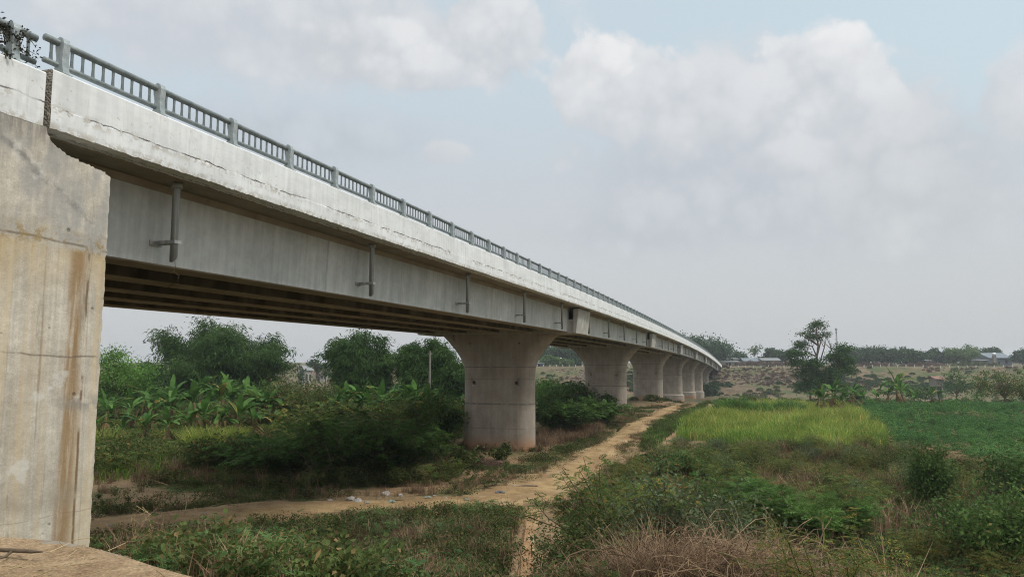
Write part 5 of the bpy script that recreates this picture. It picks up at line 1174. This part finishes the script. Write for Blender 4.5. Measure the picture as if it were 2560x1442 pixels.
# wire hanging from the first drain pipe
q = br(J0 + 3.45, 10.86, 7.52); b = MB(); b.tube([q, q + [.02, 0, -.14], q + [-.03, 0, -.2], q + [.10, 0, -.30], q + [.06, .02, -.42], q + [-.12, .02, -.52]], .006, B_TWIG, 5); tag(b.build('wire', smooth=True), 'thin curled wire dangling below the first drain pipe', 'wire')
# utility pole, bird, mast, tanks, posts
p = on_ground(1074, 72); b = MB(); b.tube([(0, 0, -.3), (.05, 0, top_h(p, 877))], [.13, .095], M_CONPOST, 10); b.box(-.14, .26, -.03, .03, top_h(p, 885), top_h(p, 882.5), M_CONPOST); o = b.build('utility_pole', smooth=False); o.location = p; tag(o, 'lone grey concrete pole standing before the bamboo near the pier', 'pole')
b = MB(); b.tube([(-.16, 0, 0), (-.08, 0, .015), (.05, 0, .02), (.13, 0, .01), (.18, 0, 0)], [.006, .035, .04, .02, .003], M_BIRD, 7)
for sg in (-1, 1): b.add([(.06, 0, .02), (-.06, 0, .02), (-.08, sg * .14, .13), (.02, sg * .17, .15), (-.10, sg * .30, .10)], [(0, 1, 2), (0, 2, 3), (3, 2, 4)], M_BIRD)
o = b.build('bird', fix=False); o.location = at_depth(361, 857, 60); o.rotation_euler = (.3, 0, 1.0); tag(o, 'small dark bird flying between girder and bright tree', 'bird')
p = on_ground(2094, 520); hm = top_h(p, 820); o = empty('radio_mast', p); tag(o, 'slender lattice radio mast with antenna head behind the bushy trees', 'mast')
b = MB(); 
for sx, sy in ((-.5, -.5), (.5, -.5), (.5, .5), (-.5, .5)): b.tube([(sx, sy, 0), (sx * .5, sy * .5, hm * .93)], .09, M_TIN, 5)
for i_ in range(16):
    z0, z1 = hm * .93 * i_ / 16, hm * .93 * (i_ + 1) / 16; r0, r1 = .5 - .25 * i_ / 16, .5 - .25 * (i_ + 1) / 16
    b.tube([(-r0, -r0, z0), (r1, -r1, z1)], .05, M_TIN, 4); b.tube([(r0, -r0, z0), (-r1, -r1, z1)], .05, M_TIN, 4)
b.build('lattice', o)
b = MB(); b.tube([(0, 0, hm * .93), (0, 0, hm)], .12, M_TIN, 6)
for a in range(3): b.box(.55 * math.cos(a * 2.1) - .2, .55 * math.cos(a * 2.1) + .2, .55 * math.sin(a * 2.1) - .12, .55 * math.sin(a * 2.1) + .12, hm * .93, hm * .995, M_TIN)
b.tube([(0, 0, hm * .86), (0, 0, hm * .885)], .7, M_TIN, 8); b.build('antenna', o)
def house(px, Y, wpx, eave_py, ridge_py, lab, wall, roof, rz=.0, depth=8, name='house', shed=False, cat='house', win=2):
    p = on_ground(px, Y); w_ = wpx / F * Y; he, hr = max(1.5, top_h(p, eave_py)), max(2.0, top_h(p, ridge_py)); o = empty(name, p, rz); tag(o, lab, cat, 'buildings beyond the far bank')
    b = MB(); b.box(-w_ / 2, w_ / 2, 0, depth, -1, he - .01, wall)
    if not shed: b.prism([(0.02, he - .01), (depth - .02, he - .01), (depth / 2, hr - .15)], 0, -w_ / 2 + .02, w_ / 2 - .02, wall)
    b.build('wall', o); b = MB(); t = .12
    if shed: b.prism([(-1.2, he - .15), (depth + .3, hr), (depth + .3, hr + t), (-1.2, he - .15 + t)], 0, -w_ / 2 - .5, w_ / 2 + .5, roof)
    else: b.prism([(-.7, he - .18), (depth / 2, hr - .02), (depth + .7, he - .18), (depth + .7, he - .18 + t), (depth / 2, hr + t), (-.7, he - .18 + t)], 0, -w_ / 2 - .5, w_ / 2 + .5, roof)
    b.build('roof', o)
    for i_ in range(win):
        x = -w_ / 2 + w_ * (i_ + .5) / win; b = MB(); b.box(x - .55, x + .55, -.06, .05, max(.7, he * .3), he * .72, M_DARK); b.build('window', o)
    b = MB(); b.box(-w_ * .08 - .45, -w_ * .08 + .45, -.05, .05, 0, min(2.1, he * .8), M_DARK); b.build('door', o)
    return o
house(1828, 352, 44, 904, 901, 'low white roofed house nearest the far bridge end', M_PLASTER, M_TIN, shed=True)
house(1832, 372, 28, 897, 893, 'smaller house with pale roof behind the low white roofed one', M_PLASTER, M_TIN, shed=True)
house(1880, 368, 40, 902, 895, 'grey gabled house behind the reddish brush', M_PLASTER, M_BLUETIN); house(1928, 366, 44, 900, 895, 'long house with pale roof edge behind the reddish brush', M_PLASTER, M_TIN)
house(2502, 372, 56, 894, 882, 'large bluish grey gabled shed with rounded roof', M_BLUETIN, M_BLUETIN, name='shed', cat='shed', depth=16)
house(2448, 366, 40, 900, 898, 'low open shed with thin grey roof left of the large bluish shed', M_BLUETIN, M_TIN, shed=True, name='shed', cat='shed')
house(2322, 360, 16, 901, 899, 'tiny hut with bright roof below the gap in the trees', M_PLASTER, M_TIN, shed=True, name='hut', cat='hut', win=1)
house(2345, 190, 18, 946, 941, 'small grey block hut with reddish roof on the riverbed', M_CONPOST, M_TERRA, name='hut', cat='hut', win=1, depth=3)
house(1425, 358, 34, 902, 901, 'long grey walled building with flat roof between two piers', M_PLASTER, M_TIN, shed=True, name='house'); house(1348, 345, 20, 911, 909, 'dark open shed beside the nearest pier seen far off', M_BLUETIN, M_BLUETIN, shed=True, name='shed', cat='shed', win=1)
house(772, 330, 20, 925, 914, 'white gabled house under the small round tree', M_PLASTER, M_TIN, rz=.7); house(800, 340, 22, 932, 928, 'low house with reddish roof by the slender trees', M_PLASTER, M_TERRA); house(672, 360, 34, 937, 932, 'low row of houses right of the largest bamboo', M_PLASTER, M_TERRA)
for px, lab in ((1401, 'taller steel water tank on its frame between two piers'), (1411, 'steel water tank beside the taller one between two piers')):
    p = on_ground(px, 362); zt = top_h(p, 893.5 if px < 1405 else 895); o = empty('water_tank', p); tag(o, lab, 'water tank', 'steel water tanks'); b = MB(); b.tube([(0, 0, zt - 1.5), (0, 0, zt - .15), (0, 0, zt)], [.75, .75, .4], M_TANK, 12); b.build('tank', o, True); b = MB()
    for sx in (-.6, .6):
        for sy in (-.6, .6): b.box(sx - .06, sx + .06, sy - .06, sy + .06, 0, zt - 1.5, M_CONPOST)
    b.build('frame', o)
p = on_ground(2486, 366); zt = top_h(p, 881); o = empty('water_tank', p); tag(o, 'steel water tank on a stand left of the large bluish shed', 'water tank', 'steel water tanks'); b = MB(); b.tube([(0, 0, zt - 1.8), (0, 0, zt - .2), (0, 0, zt)], [.9, .9, .5], M_TANK, 12); b.build('tank', o, True); b = MB(); b.box(-.7, .7, -.7, .7, 0, zt - 1.81, M_CONPOST); b.build('stand', o)
b = MB(); b.box(-.13, .13, -.13, .13, -.3, .95, M_WPOST); b.box(-.15, .15, -.15, .15, .951, 1.02, M_WPOST); gp = b.build('guard_post'); gpm = gp.data; bpy.data.objects.remove(gp)
for w_ in list(np.arange(6.5, -150, -3.1)) + list(np.arange(26, 130, 3.1)):
    x, y = world(329.5, w_); o = link('guard_post', gpm, None, (x, y, float(hgt(x, y)))); o.rotation_euler.z = -TH; tag(o, 'short white guard post in the row along the far bank road', 'guard post', 'white guard posts along the far bank road')
b = MB(); b.box(-.08, .08, -.08, .08, -.3, 2.6, M_CONPOST); b.box(-.06, .06, -.25, .08, 2.601, 2.68, M_CONPOST); fp = b.build('fence_post'); fpm = fp.data; bpy.data.objects.remove(fp)
for i_, w_ in enumerate(np.arange(34, 100, 3.6)):
    x, y = world(333 + (i_ % 3) * .5, w_); o = link('fence_post', fpm, None, (x, y, float(hgt(x, y)))); o.scale.z = .75 + .12 * (i_ * 7 % 4); tag(o, 'thin grey fence post behind the guard posts between two piers', 'fence post', 'thin fence posts on the far bank')
# tan earth cone at the far abutment
x0, y0 = world(JE + 2, 9.9); ctr = np.array([x0, y0, 9.0 + zf]); an = np.linspace(-PI / 2 - TH - .75, .35, 22); rr = np.linspace(0, 1, 7); V = []
for a in an:
    for q in rr:
        x, y = x0 + math.cos(a) * q * 14, y0 + math.sin(a) * q * 14; zb = min(float(hgt(x0 + math.cos(a) * 14, y0 + math.sin(a) * 14)), 2.2) - .4; V.append([x, y, ctr[2] * (1 - q) + zb * q + rng.normal(0, .08)])
i = np.arange(len(an) - 1)[:, None] * 7; j = np.arange(6)[None]; o = link('embankment', fast_mesh('embankment', [(V, np.stack([i + j, i + 7 + j, i + 8 + j, i + j + 1], -1).reshape(-1, 4), M_SAND)], True)); tag(o, 'tan earth slope beside the far bridge abutment', 'embankment', None, 'structure')

# ================================================================== HAZE, SKY, SUN, CAMERA
def haze():
    b = MB(); b.box(-1650, 1650, -1650, 1750, -9.6, 34, None) if False else None
    V = [(x, y, z) for z in (-10.2, 34) for y in (-1700, 1800) for x in (-1750, 1750)]
    me = fast_mesh('haze', [(V, [(0, 2, 3, 1), (4, 5, 7, 6), (0, 1, 5, 4), (1, 3, 7, 5), (3, 2, 6, 7), (2, 0, 4, 6)], M_HAZE)])
    tag(link('haze', me), 'thin bluish grey haze over the whole valley', 'haze', None, 'stuff')
M_HAZE = bpy.data.materials.new('pale_haze'); M_HAZE.use_nodes = True; nt = M_HAZE.node_tree; nt.nodes.clear()
mo = nt.nodes.new('ShaderNodeOutputMaterial'); pv = nt.nodes.new('ShaderNodeVolumePrincipled'); pv.inputs['Color'].default_value = (.86, .91, .95, 1); pv.inputs['Density'].default_value = .00032; pv.inputs['Anisotropy'].default_value = .25
nt.links.new(pv.outputs[0], mo.inputs['Volume'])
if USE_HAZE: haze()

SUN_AZ, SUN_EL = 118.0, 56.0
w = bpy.data.worlds.new('World'); SC.world = w; w.use_nodes = True; nt = w.node_tree; nt.nodes.clear(); X.nt = nt
out = nt.nodes.new('ShaderNodeOutputWorld'); bg = nt.nodes.new('ShaderNodeBackground'); bg.inputs[1].default_value = .1
sky = nt.nodes.new('ShaderNodeTexSky'); sky.sky_type = 'NISHITA'; sky.sun_disc = False; sky.sun_elevation = R(SUN_EL); sky.sun_rotation = R(SUN_AZ); sky.dust_density = 3; sky.air_density = 1.2
d = texco('Generated'); dx, dy, dzz = sep(d)
az = X.m('ARCTAN2', dx, dy); el = X.m('ARCSINE', dzz)
def sky_at(px, py):
    r = ray(px, py); r = r / np.linalg.norm(r); return math.atan2(r[0], r[1]), math.asin(r[2])
elp = mx(el, 0.0)
# overcast veil in world directions: grey violet near the horizon, bluer above, brightest overhead
base = mix(ss(.0, .16, elp), (.475, .488, .502), (.49, .508, .527))
base = mix(ss(.16, .42, elp), base, (.485, .565, .615))
blue = mix(ss(-.1, .7, az), (0, 0, 0), (1, 1, 1))
base = mix(ss(.05, .65, az) * ss(.1, .4, elp) * .8, base, (.50, .60, .65))
bil = (.5 - voro(d, 15)) + (.5 - voro(d, 34)) * .5 + (.5 - voro(d, 70)) * .25
nw = noise(d, 5.5, 7, .62); nf = noise(d, 16, 6, .6); nb = noise(d, 2.2, 4, .55)
col = base
def cloud(col, px, py, rx, ry, hi, lo, op, soft=.45, rough=.75, tilt=0.0):
    a0, e0 = sky_at(px, py); a1, _ = sky_at(px + rx, py); _, e1 = sky_at(px, py - ry)
    u = (az - a0) / (a1 - a0); v = (el - e0) / (e1 - e0)
    if tilt: u, v = u + v * tilt, v
    e = 1.0 - X.m('SQRT', u * u + v * v) + (nw - .5) * rough * 1.5 + (nf - .5) * rough * .6 + bil * .34
    den = ss(.0, soft, e)
    lit = ss(-.9, .9, v * .75 + u * .25 + (nf - .5) * 1.3 + (nw - .5) * 1.5 + bil * 1.5)
    return mix(den * op, col, mix(lit, lo, hi))
LT, MD, DK = (.665, .668, .668), (.50, .52, .54), (.415, .44, .47)
col = cloud(col, 520, 10, 1000, 290, (.61, .618, .63), (.50, .52, .545), .9, .5, .55)
col = cloud(col, 150, 420, 800, 170, (.50, .525, .56), DK, .6, .9, .6)
col = cloud(col, 760, 330, 560, 120, (.50, .525, .56), DK, .7, .8, .6)
col = cloud(col, 1230, 80, 160, 150, LT, MD, .85, .22, .7)
col = cloud(col, 900, 120, 200, 120, (.68, .682, .68), MD, .9, .3, .8)
col = cloud(col, 1070, 185, 180, 55, (.645, .65, .655), MD, .8, .35, .8)
col = cloud(col, 1110, 385, 85, 42, (.59, .592, .60), (.50, .515, .54), .75, .35, .8)
col = cloud(col, 1880, 400, 760, 330, (.555, .568, .582), (.445, .47, .50), .9, .5, .7)
col = cloud(col, 2060, 240, 220, 200, LT, (.50, .52, .545), .95, .18, .8)
col = cloud(col, 1540, 225, 185, 160, LT, (.515, .535, .555), .95, .18, .8)
col = cloud(col, 1700, 270, 240, 150, (.62, .625, .635), (.505, .525, .55), .85, .3, .8)
col = cloud(col, 1500, 150, 95, 70, (.73, .73, .722), (.60, .605, .61), .85, .25, .8)
col = cloud(col, 2110, 125, 110, 75, (.73, .73, .722), (.60, .605, .61), .85, .25, .8)
col = cloud(col, 1760, 340, 240, 110, (.595, .60, .61), (.475, .50, .525), .75, .45, .8)
col = cloud(col, 1960, 400, 250, 60, (.60, .602, .61), (.48, .50, .525), .75, .45, .8)
col = cloud(col, 2350, 420, 420, 260, (.56, .568, .575), (.455, .475, .495), .75, .6, .8)
col = cloud(col, 2560, 250, 200, 170, (.605, .61, .612), (.51, .53, .545), .8, .4, .8)
col = cloud(col, 2300, 520, 560, 160, (.53, .545, .555), (.455, .475, .495), .75, .8, .7)
col = cloud(col, 1650, 560, 520, 90, (.49, .515, .54), DK, .6, .8, .7)
# the rest of the dome: broken overcast
deck = ss(.38, .6, nb) ; col = mix(deck * ss(.50, .75, el), col, (.86, .86, .85))
col = mix(deck * ss(1.0, 1.6, absx(az)) * ss(.08, .2, el), col, (.70, .70, .70))
col = gain(col, ss(.45, 1.1, el, 1.0, SKYTOP))
nsky = X(sky.outputs[0]); col = mix(.12, gain(col, 10.0), nsky)
nt.links.new(col.k, bg.inputs[0]); nt.links.new(bg.outputs[0], out.inputs[0])
sd = bpy.data.lights.new('sun', 'SUN'); sd.energy = SUNE; sd.angle = R(14); sd.color = (1, .955, .90)
so = bpy.data.objects.new('sun', sd); COL.objects.link(so)
sv = Vector((math.sin(R(SUN_AZ)) * math.cos(R(SUN_EL)), math.cos(R(SUN_AZ)) * math.cos(R(SUN_EL)), math.sin(R(SUN_EL)))); so.rotation_euler = sv.to_track_quat('Z', 'Y').to_euler(); so.location = sv * 60
cd = bpy.data.cameras.new('camera'); cam = bpy.data.objects.new('camera', cd); COL.objects.link(cam); SC.camera = cam
cam.location = (0, 0, H); cam.rotation_euler = (PI / 2 + PH, 0, 0); cd.sensor_fit = 'HORIZONTAL'; cd.sensor_width = 36; cd.lens = 36 * F / 2560; cd.clip_start = .05; cd.clip_end = 6000
vs = SC.view_settings; SC.display_settings.display_device = 'sRGB'; vs.view_transform = 'Standard'; vs.look = 'None'; vs.exposure = EXPO; vs.gamma = 1
cy = SC.cycles; cy.max_bounces = 6; cy.diffuse_bounces = 3; cy.glossy_bounces = 2; cy.transmission_bounces = 3; cy.transparent_max_bounces = 4; cy.volume_bounces = 0
cy.use_denoising = True; cy.denoising_prefilter = 'NONE'; SC.render.filter_size = 1.1
try: cy.filter_width = 1.1
except Exception: pass
try: cy.denoiser = 'OPENIMAGEDENOISE'
except Exception: pass
cy.use_adaptive_sampling = True; cy.adaptive_threshold = .012
